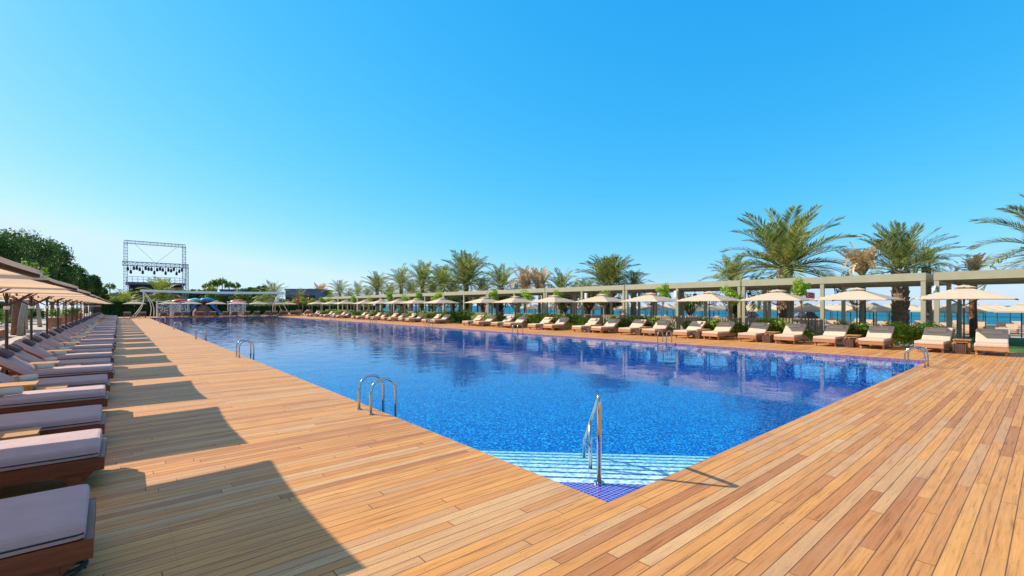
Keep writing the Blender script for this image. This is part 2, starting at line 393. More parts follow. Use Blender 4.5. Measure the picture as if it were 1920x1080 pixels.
def empty(name, loc=(0, 0, 0), rz=0):
    o = bpy.data.objects.new(name, None); COL.objects.link(o); o.location = loc; o.rotation_euler = (0, 0, rz); o.empty_display_size = .2
    return o
def copy_tree(o, parent=None):
    c = o.copy(); COL.objects.link(c)
    if parent: c.parent = parent
    for ch in [q for q in list(KIDS.get(o.name, []))]:
        copy_tree(ch, c)
    return c
KIDS = {}
def index_kids(root):
    def rec(o):
        KIDS[o.name] = [q for q in COL.objects if q.parent == o]
        for q in KIDS[o.name]: rec(q)
    rec(root)
used = set()
def place(proto, loc, rz=0, label=None, group=None, scale=None, cat=None):
    if proto.name in used: o = copy_tree(proto)
    else: used.add(proto.name); o = proto
    o.location = loc; o.rotation_euler = (0, 0, rz)
    if scale: o.scale = (scale,) * 3 if not isinstance(scale, (tuple, list)) else scale
    tag(o, label, cat, group)
    return o
ORD = ["zeroth", "first", "second", "third", "fourth", "fifth", "sixth", "seventh", "eighth", "ninth", "tenth", "eleventh", "twelfth", "thirteenth",
       "fourteenth", "fifteenth", "sixteenth", "seventeenth", "eighteenth", "nineteenth"]
TENS = {20: ("twentieth", "twenty"), 30: ("thirtieth", "thirty"), 40: ("fortieth", "forty"), 50: ("fiftieth", "fifty"), 60: ("sixtieth", "sixty"), 70: ("seventieth", "seventy"), 80: ("eightieth", "eighty"), 90: ("ninetieth", "ninety")}
def nth(i):
    if i < 20: return ORD[i]
    t = i // 10 * 10
    return TENS[t][0] if i == t else TENS[t][1] + "-" + ORD[i - t]

# ------------------------------------------------------------------ ground, deck, pool
PX0, PX1, PY0, PY1 = 3.22, 19.3, 2.5, 80.0
DX0, DX1, DY0, DY1 = -2.75, 24.9, -8.0, 92.0
WZ = -0.085; SLOPE = .0075
b = MB()
def sheet(mb, x0, x1, y0, y1, z): mb.add([(x0, y0, z), (x1, y0, z), (x1, y1, z), (x0, y1, z)], [(0, 1, 2, 3)])
BR = 0.2     # border board round the pool
sheet(b, DX0, PX0 - 0, DY0, DY1, 0); sheet(b, PX0, PX1, DY0, PY0, 0); sheet(b, PX1, DX1, DY0, DY1, 0); sheet(b, PX0, PX1, PY1, DY1, 0)
for (x0, y0, x1, y1) in ((DX0, DY0, DX0, DY1), (DX1, DY1, DX1, DY0), (DX0, DY1, DX1, DY1), (DX1, DY0, DX0, DY0)):
    b.add([(x0, y0, -.12), (x1, y1, -.12), (x1, y1, 0), (x0, y0, 0)], [(0, 1, 2, 3)])
tag(b.build('deck', M['deck']), kind='structure')
b = MB(); g = -.06
sheet(b, -500, DX0, -400, 900, g); sheet(b, DX0, DX1, DY1, 900, g); sheet(b, DX0, DX1, -400, DY0, g)
prof = [(DX1, g), (37.5, g), (38.5, -.6), (85, -.75), (100, -1.7), (130, -4)]
for (x0, z0), (x1, z1) in zip(prof, prof[1:]):
    b.add([(x0, -400, z0), (x1, -400, z1), (x1, 900, z1), (x0, 900, z0)], [(0, 1, 2, 3)])
tag(b.build('ground', M['sand']), kind='structure')
b = MB(); sheet(b, 88, 9000, -6000, 9000, -1.5)
tag(b.build('sea', M['sea']), kind='structure')
b = MB(); sheet(b, DX1 + .15, 37, -60, 3.1, g + .02)
tag(b.build('lawn', M['lawn']), kind='structure')

# basin with corner steps cut diagonally across the near corner
FZ = -1.05
b = MB()
def wall(x0, y0, x1, y1, z0, z1): b.add([(x0, y0, z0), (x1, y1, z0), (x1, y1, z1), (x0, y0, z1)], [(0, 1, 2, 3)])
ZB = -0.105
for seg in ((PX0, PY0, PX1, PY0), (PX1, PY0, PX1, PY1), (PX1, PY1, PX0, PY1), (PX0, PY1, PX0, PY0)):
    b.mi = 0; wall(*seg, FZ, ZB)
    b.mi = 1; wall(*seg, ZB, -.022)
    b.mi = 2; wall(*seg, -.022, 0)
b.mi = 0; sheet(b, PX0, PX1, PY0, PY1, FZ)
basin = b.build('pool_basin', [M['tile'], M['tile_band'], M['edge']]); tag(basin, kind='structure')
# steps: treads between diagonals x+y = const; leg length a along each wall
b = MB()
def diag(a0, a1, z):
    c = (PX0 + .001, PY0 + .001)
    if a0 <= 0: b.add([(c[0], c[1], z), (c[0] + a1, c[1], z), (c[0], c[1] + a1, z)], [(0, 1, 2)])
    else: b.add([(c[0] + a0, c[1], z), (c[0] + a1, c[1], z), (c[0], c[1] + a1, z), (c[0], c[1] + a0, z)], [(0, 1, 2, 3)])
def riser(a, z0, z1):
    c = (PX0 + .001, PY0 + .001); b.add([(c[0] + a, c[1], z0), (c[0], c[1] + a, z0), (c[0], c[1] + a, z1), (c[0] + a, c[1], z1)], [(0, 1, 2, 3)])
z = -.11; a = 1.02
b.mi = 1; diag(0, a, z)
zz = z; TR = .47; RI = .066
for i in range(8):
    b.mi = 2; riser(a, zz - RI, zz); zz -= RI
    b.mi = 0; diag(a, a + TR - .062, zz); b.mi = 2; diag(a + TR - .062, a + TR, zz); a += TR
b.mi = 3; riser(a, FZ + .004, zz)
tag(b.build('pool_steps', [M['tile_white'], M['tile_violet'], M['tile_line'], M['tile']]), kind='structure')
# real ripples: a fine grid raised by many short wave trains
b = MB(); rw_ = random.Random(3); waves = []
for i in range(26):
    lam = .42 * 1.042 ** i; th_ = rw_.uniform(0, 2 * math.pi); k_ = 2 * math.pi / lam
    waves.append((k_ * math.cos(th_), k_ * math.sin(th_), rw_.uniform(0, 6.28), SLOPE / k_))
import numpy as np
WX0, WX1, WY0, WY1 = PX0 - .03, PX1 + .03, PY0 - .03, PY1 + .03
nx, ny = 150, 660
gx, gy = np.meshgrid(np.linspace(WX0, WX1, nx), WY0 + (WY1 - WY0) * np.linspace(0, 1, ny) ** 1.12, indexing='ij')
gz = np.full(gx.shape, WZ)
fa_ = .10 + .95 * np.clip((gy - 6) / 40, 0, 1)
for kx, ky, ph, am in waves: gz = gz + fa_ * am * np.sin(kx * gx + ky * gy + ph)
b.v = [tuple(q) for q in np.stack([gx, gy, gz], -1).reshape(-1, 3).tolist()]
for i in range(nx - 1):
    for j in range(ny - 1): q = i * ny + j; b.f.append((q, q + ny, q + ny + 1, q + 1))
b.m = [0] * len(b.f)
c0, c1, c2, c3 = 0, (nx - 1) * ny, nx * ny - 1, ny - 1
o_ = len(b.v); b.v += [(WX0, WY0, FZ - .05), (WX1, WY0, FZ - .05), (WX1, WY1, FZ - .05), (WX0, WY1, FZ - .05)]
b.f += [(o_, o_ + 3, o_ + 2, o_ + 1), tuple([o_, o_ + 1] + [i * ny for i in range(nx - 1, -1, -1)]), tuple([o_ + 2, o_ + 3] + [i * ny + ny - 1 for i in range(nx)]),
        tuple([o_ + 1, o_ + 2] + [(nx - 1) * ny + j for j in range(ny - 1, -1, -1)]), tuple([o_ + 3, o_] + list(range(ny)))]
b.m += [0] * 5
wo = b.build('water', M['water'], None, True); tag(wo, kind='structure')
for p_ in list(wo.data.polygons)[-5:]: p_.use_smooth = False

# ------------------------------------------------------------------ pool ladders and handrail
def make_ladder():
    root = empty('pool_ladder')
    for y in (-.23, .23):
        m_ = MB(); pts = [(-.22, y, 0), (-.22, y, .33)]
        for i in range(1, 12):
            t = math.pi * i / 12; pts.append((-.22 + .21 - .21 * math.cos(t), y, .33 + .21 * math.sin(t)))
        pts += [(.2, y, .33), (.2, y, -.9)]
        m_.tube(pts, .021, 10); h = m_.build('handrail', M['steel'], root, True)
        m_ = MB(); m_.tube([(-.22, y, 0.001), (-.22, y, .018)], .045, 14); m_.build('flange', M['steel'], h, False)
    for z_ in (-.3, -.55, -.8):
        m_ = MB(); m_.box(.17, .25, -.21, .21, z_ - .012, z_ + .012); m_.build('rung', M['steel'], root)
    tag(root, cat='pool ladder', group='steel pool ladders'); index_kids(root); return root
lad = make_ladder()
LG = 'steel pool ladders round the pool edge'
for i, (Y, lab) in enumerate([(7.15, 'largest steel ladder with two arched handrails on the left deck edge'),
        (YonX(460, PX0), 'second steel pool ladder along the left deck edge'), (YonX(377, PX0), 'third steel pool ladder along the left deck edge'),
        (YonX(333, PX0), 'fourth steel pool ladder along the left deck edge'), (YonX(305, PX0), 'farthest steel pool ladder on the left deck edge')]):
    place(lad, (PX0, Y, 0), 0, lab, LG)
place(lad, (16.95, PY0, 0), R(90), 'steel pool ladder at the right hand corner of the near deck', LG)
for px, lab in ((1246, 'steel ladder on the far pool edge below the sixth parasol from the right'), (970, 'steel ladder on the far pool edge below the light green tree row'),
                (804, 'steel ladder on the far pool edge near the wide gap between parasols'), (700, 'steel ladder on the far pool edge, second from its far end'),
                (624, 'steel ladder at the far end of the far pool edge')):
    place(lad, (PX1, YonX(px, PX1), 0), R(180), lab, LG)
root = empty('step_handrail', (PX0 + .50, PY0 + .50, -.11)); root.rotation_euler = (0, 0, R(45))
m_ = MB(); m_.tube([(0, 0, 0), (0, 0, .82), (.012, 0, .872), (.05, 0, .892), (.09, 0, .872), (1.0, 0, .40), (1.95, 0, -.10), (2.02, 0, -.16), (2.03, 0, -.55)], .024, 12)
m_.build('top_rail', M['steel'], root, True)
m_ = MB(); m_.tube([(1.0, 0, -.28), (1.0, 0, .39)], .024, 12); m_.build('post', M['steel'], root, True)
m_ = MB(); m_.tube([(0, 0, .001), (0, 0, .02)], .055, 16); m_.build('flange', M['steel'], root)
tag(root, 'tall steel handrail descending the white steps in the pool corner', 'handrail')

# ------------------------------------------------------------------ loungers, tables, bins, towels
def make_lounger(canvas, wood):
    root = empty('sun_lounger')
    m_ = MB()
    for y in (-.405, .365): m_.box(-2.0, 0, y, y + .04, .17, .29)
    m_.box(-.04, 0.0, -.363, .363, .172, .288); m_.box(-2.0, -1.96, -.363, .363, .172, .288)
    for i in range(16): x = -1.92 + i * .118; m_.box(x, x + .08, -.363, .363, .262, .284)
    m_.build('frame', M[wood], root)
    for x in (-.2, -1.72):
        for y in (-.385, .325):
            m_ = MB(); m_.box(x - .05, x + .05, y, y + .06, 0, .169)
            s_ = y - .0
            m_.add([(x - .14, s_ + .012, .169), (x + .14, s_ + .012, .169), (x + .052, s_ + .012, .09), (x - .052, s_ + .012, .09),
                    (x - .14, s_ + .048, .169), (x + .14, s_ + .048, .169), (x + .052, s_ + .048, .09), (x - .052, s_ + .048, .09)],
                   [(0, 1, 2, 3), (7, 6, 5, 4), (0, 4, 5, 1), (1, 5, 6, 2), (2, 6, 7, 3), (3, 7, 4, 0)])
            m_.build('leg', M[wood], root)
    m_ = MB(); m_.rbox(-1.27, -.035, -.41, .41, .292, .405, .028, puff=.006)
    s_ = m_.build('seat_cushion', M[canvas], root, False)
    m_ = MB(); m_.tube([(-1.2, -.413, .335), (-.075, -.413, .330), (-.045, -.405, .331), (-.04, -.34, .333)], .006, 5); m_.build('zip', M['black'], s_)
    Tm = Matrix.Translation((-1.24, 0, .30)) @ Matrix.Rotation(R(36), 4, 'Y')
    m_ = MB()
    for y in (-.39, .35): m_.box(-.78, 0, y, y + .04, -.03, .0, Tm)
    for i in range(6): m_.box(-.76 + i * .13, -.70 + i * .13, -.349, .349, -.026, -.004, Tm)
    m_.bar(Tm @ Vector((-.5, .3, -.03)), (-1.75, .3, .25), .03, .03); m_.bar(Tm @ Vector((-.5, -.3, -.03)), (-1.75, -.3, .25), .03, .03)
    m_.build('backrest', M[wood], root)
    m_ = MB(); m_.rbox(-.80, .02, -.41, .41, .003, .115, .028, Tm, puff=.006); m_.build('back_cushion', M[canvas], root, False)
    m_ = MB(); m_.rbox(-.70, -.47, -.27, .27, .118, .20, .035, Tm, puff=.01); m_.build('pillow', M['canvas_dark' if canvas == 'canvas_grey' else canvas], root, False)
    tag(root, cat='sun lounger'); index_kids(root); return root
lgL = make_lounger('canvas_grey', 'frame_wood'); lgR = make_lounger('canvas_beige', 'frame_wood2')

def make_table():
    root = empty('side_table'); m_ = MB()
    for i in range(5): m_.box(-.32, .32, -.235 + i * .095, -.15 + i * .095, .455, .48)
    m_.build('table_top', M['table_wood'], root)
    m_ = MB()
    for y in (-.21, .18): m_.box(-.24, .24, y, y + .03, .37, .453)
    for x in (-.27, .24): m_.box(x, x + .03, -.178, .178, .37, .453)
    m_.build('apron', M['table_wood'], root)
    for x in (-.3, .24):
        for y in (-.24, .18): m_ = MB(); m_.box(x, x + .06, y, y + .06, 0, .369); m_.build('leg', M['table_wood'], root)
    tag(root, cat='side table'); index_kids(root); return root
tbl = make_table()
def make_bin():
    root = empty('slatted_bin'); m_ = MB()
    m_.box(-.145, .145, -.145, .145, .01, .30); m_.build('liner', M['black'], root)
    for i in range(7):
        t = -.165 + i * .05
        for (x0, x1, y0, y1) in ((t, t + .036, -.175, -.15), (t, t + .036, .15, .175), (-.175, -.15, t, t + .036), (.15, .175, t, t + .036)):
            if abs(t) < .2:
                pass
    m_ = MB()
    for i in range(7):
        t = -.168 + i * .05
        m_.box(t, t + .036, -.18, -.155, 0, .33); m_.box(t, t + .036, .155, .18, 0, .33)
        m_.box(-.182, -.157, t - .0, t + .036, .003, .327); m_.box(.157, .182, t, t + .036, .003, .327)
    m_.build('slats', M['dark_wood'], root)
    tag(root, cat='bin'); index_kids(root); return root
bn = make_bin()
def make_tray_table():
    root = empty('low_crate'); m_ = MB()
    for i in range(3): m_.box(-.15, .15, -.15 + i * .1, -.055 + i * .1, .28, .30)
    m_.build('lid', M['table_wood'], root)
    m_ = MB(); m_.box(-.14, .14, -.14, .135, 0, .278); m_.build('box', M['table_wood'], root)
    tag(root, cat='crate'); index_kids(root); return root
crate = make_tray_table()
def make_towel():
    m_ = MB(); n_ = 40; prof_ = []
    for i in range(n_):
        t = i / (n_ - 1) * 5 * math.pi; r_ = .016 + .040 * i / (n_ - 1); prof_.append((r_ * math.cos(t), r_ * math.sin(t)))
    m_.tube([(-.13, 0, .058), (-.125, 0, .058), (.125, 0, .058), (.13, 0, .058)], [.045, .056, .056, .045], 16)
    for sx_ in (-1, 1):
        m_.tube([(sx_ * .132, r_[0], .058 + r_[1]) for r_ in prof_], .005, 4)
    o = m_.build('rolled_towel', M['towel'], None, True); tag(o, cat='towel'); KIDS[o.name] = []; return o
tow = make_towel()

# ------------------------------------------------------------------ parasols
def make_umbrella(canvas, a=1.33, ze=1.95, zt=2.40):
    root = empty('parasol')
    m_ = MB(); m_.rbox(-.35, .35, -.35, .35, 0, .07, .02); m_.build('base', M['rib'], root)
    m_ = MB(); m_.tube([(0, 0, .07), (0, 0, zt + .02)], .027, 10); po = m_.build('pole', M['rib'], root, True)
    m_ = MB(); m_.tube([(0, 0, 1.62), (0, 0, 1.69)], .048, 12); m_.build('collar', M['white'], root, True)
    # canopy: four sagging panels
    def pt(u, v, a=a, ze=ze, zt=zt, vent=.0):
        r_ = max(abs(u), abs(v)); s_ = 0 if r_ < 1e-6 else min(abs(u), abs(v)) / r_      # s=1 on the hips
        z_ = zt - (zt - ze) * r_ ** 1.06 - .035 * r_ * (1 - s_ ** 2)
        z_ += .0; pull = 1 - .045 * r_ * (1 - s_ ** 2) 
        return (u * a * (pull if abs(u) >= abs(v) else 1), v * a * (pull if abs(v) >= abs(u) else 1), z_ + (.05 * (1 - s_ ** 2) * r_))
    m_ = MB(); n_ = 16; vs = []; fs = []
    for i in range(n_ + 1):
        for j in range(n_ + 1): vs.append(pt(i / n_ * 2 - 1, j / n_ * 2 - 1))
    for i in range(n_):
        for j in range(n_):
            u = (i + .5) / n_ * 2 - 1; v = (j + .5) / n_ * 2 - 1
            if max(abs(u), abs(v)) < .13: continue
            q = i * (n_ + 1) + j; fs.append((q, q + n_ + 1, q + n_ + 2, q + 1))
    m_.add(vs, fs)
    # hem
    loop = [(i / n_ * 2 - 1, -1) for i in range(n_)] + [(1, i / n_ * 2 - 1) for i in range(n_)] + [(1 - i / n_ * 2, 1) for i in range(n_)] + [(-1, 1 - i / n_ * 2) for i in range(n_)]
    P = [pt(*q) for q in loop]; K = len(P); vs = P + [(p[0] * 1.002, p[1] * 1.002, p[2] - .032) for p in P]
    m_.add(vs, [(i, (i + 1) % K, K + (i + 1) % K, K + i) for i in range(K)])
    cn = m_.build('canopy', M[canvas], root)
    m_ = MB(); n2 = 6; vs = []; fs = []
    for i in range(n2 + 1):
        for j in range(n2 + 1):
            q = pt(i / n2 * 2 - 1, j / n2 * 2 - 1, .36, zt - .035, zt + .075); s_ = max(abs(i / n2 * 2 - 1), abs(j / n2 * 2 - 1)); vs.append((q[0], q[1], q[2] + .0))
    for i in range(n2):
        for j in range(n2): q = i * (n2 + 1) + j; fs.append((q, q + n2 + 1, q + n2 + 2, q + 1))
    m_.add(vs, fs); m_.build('vent_cap', M[canvas], root)
    m_ = MB(); m_.tube([(0, 0, zt + .06), (0, 0, zt + .12)], [.03, .012], 8); m_.build('finial', M['rib'], root, True)
    for i in range(8):
        t = i * math.pi / 4; u, v = round(math.cos(t), 3), round(math.sin(t), 3)
        if i % 2: u, v = math.copysign(1, u), math.copysign(1, v)
        p = pt(u * .985, v * .985); m_ = MB()
        m_.bar((u * .05, v * .05, zt - .06), (p[0], p[1], p[2] - .035), .045 if i % 2 else .025, .05)
        r_ = m_.build('rib', M['rib'], root)
        q = pt(u * .5, v * .5); m_ = MB(); m_.bar((u * .04, v * .04, 1.72), (q[0], q[1], q[2] - .05), .015, .02); m_.build('strut', M['rib'], r_)
    tag(root, cat='parasol'); index_kids(root); return root
umL = make_umbrella('umbL'); umR = make_umbrella('umb')

# left row
PITCH = 3.55; i_l = 0
GL = 'mauve cushioned sun loungers along the left side of the pool'
POLX = -1.76
nearw = {1: 'nearest', 2: 'second nearest', 3: 'third nearest'}
for k_ in range(-1, 22):
    yc = 6.95 + PITCH * k_
    if k_ >= 0 or True:
        place(umL, (POLX, yc, 0), R(random.uniform(-1.5, 1.5)), 'cream canvas parasol over the left row of loungers, %s from the camera' % nth(k_ + 2), 'parasols over the left lounger row')
    for j, dy in enumerate((-.79, .79)):
        if k_ == -1 and j == 0: continue
        i_l += 1
        dx = random.uniform(-.03, .03); rz = R(random.uniform(-2.0, 2.0))
        place(lgL, (-.1 + dx, yc + dy, 0), rz, 'mauve grey cushioned wooden lounger in the left row, %s from the camera' % nth(i_l), GL)
        if i_l > 2 and i_l < 25:
            place(tow, (-1.17 + dx, yc + dy + .12 * random.uniform(-1, .4), .41), R(random.uniform(20, 60)),
                  'rolled white towel on the lounger %s from the camera in the left row' % nth(i_l), 'rolled towels on the left loungers')
    if k_ >= 0:
        place(tbl, (-1.3, yc, 0), 0, 'honey coloured wooden side table in the left row, %s from the camera' % nth(k_ + 1), 'side tables between the left loungers')
        place(crate, (-.82, yc + .06, 0), 0, 'low wooden crate beside the %s side table of the left row' % nth(k_ + 1), 'low crates between the left loungers', scale=(1.2, 1.2, 1.25))
# coiled cable beside the nearest crate and a round black basket under the nearest lounger
m_ = MB()
pts = []
for i in range(90):
    t = i / 90 * 2 * math.pi * 5; r_ = .12 + .012 * math.sin(i * .37); pts.append((r_ * math.cos(t), .8 * r_ * math.sin(t), .03 + i * .0008 + .012 * math.sin(i * .8)))
m_.tube(pts, .007, 5)
for i, (x, y, z_) in enumerate(((-.42, 6.98, .0), (-.28, 4.0, .0))):
    o = m_.build('coiled_cable', M['black'], None, True); o.location = (x, y, z_)
    tag(o, ('black coiled cable on the deck between the second and third loungers', 'black coiled cable under the foot of the nearest left lounger')[i], 'cable', 'coiled cables')

# right row
UX = 23.9
ups = [1808, 1607, 1458, 1329.6, 1221, 1128, 1040, 966, 909, 828, 781, 747.5, 715, 687, 648.5, 624, 597, 579, 561]
GR = 'beige cushioned sun loungers along the right side of the pool'
YR = [YonX(p_, UX) for p_ in ups]
il = 0
for k_, yc in enumerate(YR):
    if yc > 79: continue
    place(umR, (UX + random.uniform(-.06, .06), yc, 0), R(random.uniform(-4, 4)), 'off white square parasol in the right row, %s from the right' % nth(k_ + 1), 'parasols over the right lounger row')
    for dy in (-.79, .79):
        il += 1
        place(lgR, (22.35 + random.uniform(-.04, .04), yc + dy, 0), math.pi + R(random.uniform(-4, 4)), 'beige cushioned teak lounger in the right row, %s from the right' % nth(il), GR)
    place(tbl, (23.3, yc, 0), 0, 'wooden side table in the right row, %s from the right' % nth(k_ + 1), 'side tables between the right loungers')
    place(bn, (22.72, yc + .0, 0), 0, 'dark slatted bin before the right row side table, %s from the right' % nth(k_ + 1), 'slatted bins in the right row')

# ------------------------------------------------------------------ foliage helpers
def rv():
    while True:
        v = Vector((random.uniform(-1, 1), random.uniform(-1, 1), random.uniform(-1, 1)))
        if .01 < v.length < 1: return v
def leaf(m_, p, s_, nrm=None):
    n_ = (rv() + (nrm * 1.0 if nrm else Vector((0, 0, .4)))).normalized(); t = n_.cross(rv()).normalized(); u = n_.cross(t)
    a = s_ * random.uniform(.7, 1.3); b_ = a * .5
    m_.add([p - t * a, p + u * b_ * .8, p + t * a, p - u * b_ * .8], [(0, 1, 2, 3)])
def blob(m_, c, r_, n_, s_, shell=.55):
    c = Vector(c); r_ = Vector(r_)
    for i in range(n_):
        d = rv().normalized(); q = random.uniform(shell, 1.0) ** .7
        nz = 1 + .35 * noise.noise(d * 2.3 + c)
        p = c + Vector((d.x * r_.x, d.y * r_.y, d.z * r_.z)) * q * nz
        leaf(m_, p, s_, d)
def crown(m_, c, r_, lumps, n_, s_):
    c = Vector(c)
    for i in range(lumps):
        d = rv(); 
        cc = c + Vector((d.x * r_[0], d.y * r_[1], d.z * r_[2])) * .85
        rr = random.uniform(.34, .52)
        blob(m_, cc, (r_[0] * rr, r_[1] * rr, r_[2] * rr * .85), n_ // lumps, s_)
def make_tree(name, h, r_, th, leafm, barkm, n_=5000, lumps=14, s_=.12, tr=.12, zr=None, lean=0):
    root = empty(name); m_ = MB()
    zr = zr or (h - th) / 2; cz = th + zr
    m_.tube([(0, 0, -.1), (lean * .3, .04, th * .5), (lean, 0, th), (lean, .05, cz)], [tr * 1.25, tr, tr * .85, tr * .4], 9)
    for i in range(7):
        t = i * 2.4 + random.random(); m_.tube([(lean, 0, th * .9 + i * .05), (lean + math.cos(t) * r_ * .35, math.sin(t) * r_ * .35, th + zr * .5), (lean + math.cos(t) * r_ * .75, math.sin(t) * r_ * .75, th + zr * (.8 + .5 * random.random()))], [tr * .5, tr * .3, tr * .1], 5)
    m_.build('trunk', M[barkm], root, True)
    m_ = MB(); crown(m_, (lean, 0, cz), (r_ * .8, r_ * .8, zr * .85), lumps, n_, s_); m_.build('crown', M[leafm], root)
    tag(root, cat='tree'); index_kids(root); return root

def frond(m_, org, az, el, Ln, droop, nl=26, lw=.035, ll=.26):
    """one pinnate frond: arching rib with two rows of leaflets"""
    n_ = 12; pts = []; p = Vector(org); a = el
    seg = Ln / n_
    tw = random.uniform(-.25, .25)
    dirs = []
    for i in range(n_ + 1):
        d = Vector((math.cos(az) * math.cos(a), math.sin(az) * math.cos(a), math.sin(a)))
        pts.append(p.copy()); dirs.append(d); p = p + d * seg; a -= droop * (0.4 + 1.4 * (i / n_)) / n_
        az += tw / n_
    m_.tube(pts, [.028 * (1 - i / n_ * .85) * Ln / 3 for i in range(n_ + 1)], 4, False)
    for i in range(nl):
        t = .13 + .87 * (i + .5) / nl; fi = t * n_; k0 = min(int(fi), n_ - 1); fr = fi - k0
        q = pts[k0].lerp(pts[k0 + 1], fr); d = dirs[k0]
        side = d.cross(Vector((0, 0, 1))); side = side.normalized() if side.length > 1e-3 else Vector((1, 0, 0))
        up = side.cross(d).normalized()
        l_ = Ln * ll * (math.sin(math.pi * (.12 + .8 * t)) ** .6) * random.uniform(.85, 1.1)
        for sgn in (-1, 1):
            ld = (d * (.75 + .5 * t) + side * sgn * .9 + up * random.uniform(.15, .55)).normalized()
            wv = ld.cross(up).normalized() * lw * Ln / 3
            mid = q + ld * l_ * .5; tip = q + ld * l_ + Vector((0, 0, -.12 * l_))
            m_.add([q, mid + wv, tip, mid - wv], [(0, 1, 2, 3)])
def make_palm(name, R_, nf=46, nl=26, lw=.035, mat='palm', elmin=-25, th=3.0, tr=.3, fruit=False, trunkmat='trunk', seed=0, droop=1.25, elmax=88):
    """origin at the trunk foot; crown starts at z = th"""
    random.seed(100 + seed)
    root = empty(name); m_ = MB()
    n_ = 24; pts = []; rr = []
    for i in range(n_ + 1):
        t = i / n_; pts.append((.04 * math.sin(t * 5) * th / 4, .03 * math.sin(t * 4), -.1 + (th + .1) * t)); rr.append(tr * (1.06 - .12 * t) * (1 + (.09 if i % 2 else -.03)) * (1.15 if t > .85 else 1))
    m_.tube(pts, rr, 14)
    if tr > .15:
        for i in range(int(150 * th / 4)):      # stubs of old leaf bases
            t = random.random(); az = i * 2.4; r_ = tr * 1.0; z_ = th * t
            c = Vector((math.cos(az) * r_, math.sin(az) * r_, z_)); o_ = Vector((math.cos(az), math.sin(az), 0)); s_ = Vector((-o_.y, o_.x, 0))
            w_ = tr * .3; m_.add([c - s_ * w_, c + s_ * w_, c + o_ * tr * .28 + Vector((0, 0, tr * .55)), c - o_ * tr * .1 + Vector((0, 0, tr * .6))], [(0, 1, 2), (0, 2, 3), (1, 3, 2)])
    m_.build('trunk', M[trunkmat], root, False)
    m_ = MB()
    for i in range(nf):
        t = (i + .5) / nf; el = R(elmin + (elmax - elmin) * t ** .85) ; az = i * 2.39996 + random.uniform(-.15, .15)
        Ln = R_ * random.uniform(.9, 1.12) * (1.0 - .12 * t)
        frond(m_, (math.cos(az) * tr * .5, math.sin(az) * tr * .5, th - .1 + .3 * t), az, el + R(random.uniform(-6, 6)), Ln, (droop * (1 - .35 * t)) * random.uniform(.8, 1.15), nl, lw)
    m_.build('crown', M[mat], root)
    if fruit:
        for i in range(8):
            az = i * .8 + .3; m_ = MB(); 
            for q in range(16):
                a2 = az + random.uniform(-.18, .18); l_ = R_ * random.uniform(.22, .33)
                m_.tube([(0, 0, th + .1), (math.cos(a2) * l_ * .7, math.sin(a2) * l_ * .7, th + l_ * .75), (math.cos(a2) * l_ * 1.1, math.sin(a2) * l_ * 1.1, th + l_ * .65 + random.uniform(-.1, .1))], .012, 3, False)
            m_.build('fruit_stalk', M['dates'], root)
    tag(root, cat='palm tree'); index_kids(root); return root
def make_dry_palm(th, Ln, tr=.14, seed=0):
    random.seed(300 + seed); root = empty('dry_palm'); m_ = MB()
    m_.tube([(0, 0, -.1), (.05, 0, th * .5), (0, 0, th)], [tr * 1.1, tr, tr], 10); m_.build('trunk', M['bark'], root, True)
    m_ = MB()
    for i in range(34):
        az = i * 2.4; frond(m_, (0, 0, th - .2), az, R(random.uniform(62, 86)), Ln * random.uniform(.8, 1.25), random.choice([.3, .6, 1.0, 3.0]), 20, .06, .17)
    m_.build('crown', M['palm_dry'], root)
    tag(root, cat='palm tree'); index_kids(root); return root

def put_palm(px, ycen, Rpx, X=None, fw=None, label='', mk=None, **kw):
    if X is not None: fw = 1138.0 * X / (px - 222.0)
    x, y = W(px, fw); gz = -.06 if x < 37.5 else -.62
    th = ZY(ycen, fw) - gz; R_ = Rpx * fw / 866.0
    o = make_palm('palm_tree', R_, th=th, **kw); place(o, (x, y, gz), random.uniform(0, 6), label)
    return o
put_palm(1472, 503, 120, X=36, label='tallest full date palm with orange fruit stalks behind the pergola', nf=50, nl=40, lw=.028, fruit=True, tr=.42, seed=1, elmin=-12, droop=1.15, elmax=80)
put_palm(1688, 506, 92, X=35.4, label='thick trunked date palm with upright fronds right of the flag', nf=38, nl=38, lw=.026, tr=.37, seed=2, elmin=0, droop=.9)
put_palm(1985, 474, 128, X=36, label='date palm cut by the right edge, pale fronds reaching left', nf=42, nl=36, lw=.028, tr=.4, seed=3, elmin=-8)
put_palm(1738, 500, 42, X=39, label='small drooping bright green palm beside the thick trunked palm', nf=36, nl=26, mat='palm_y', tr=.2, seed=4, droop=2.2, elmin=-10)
put_palm(1375, 530, 58, X=37, label='low spreading palm left of the tallest palm', nf=36, nl=26, tr=.3, seed=5)
put_palm(1142, 537, 66, X=37, label='broad bushy palm clump above the middle of the pergola', nf=74, nl=26, tr=.4, seed=6, elmin=-5)
put_palm(1188, 540, 38, X=39, label='small palm on the right flank of the bushy clump', nf=34, nl=22, tr=.25, seed=7)
put_palm(1052, 546, 44, X=38, label='squat palm left of the bushy clump', nf=38, nl=22, tr=.25, seed=8)
put_palm(940, 540, 50, X=37, label='slender palm with arching grey fronds left of the dry palms', nf=36, nl=24, tr=.28, seed=9)
put_palm(874, 532, 66, X=38, label='tallest palm in the middle distance left group', nf=50, nl=26, tr=.35, seed=10, elmin=-10)
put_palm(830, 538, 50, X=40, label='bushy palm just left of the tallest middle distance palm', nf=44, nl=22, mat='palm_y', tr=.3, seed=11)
put_palm(905, 548, 36, X=41, label='low palm right of the tallest middle distance palm', nf=34, nl=20, tr=.3, seed=21)
put_palm(792, 532, 46, X=39, label='upright palm over the leafy masses of the middle distance', nf=42, nl=22, tr=.3, seed=12)
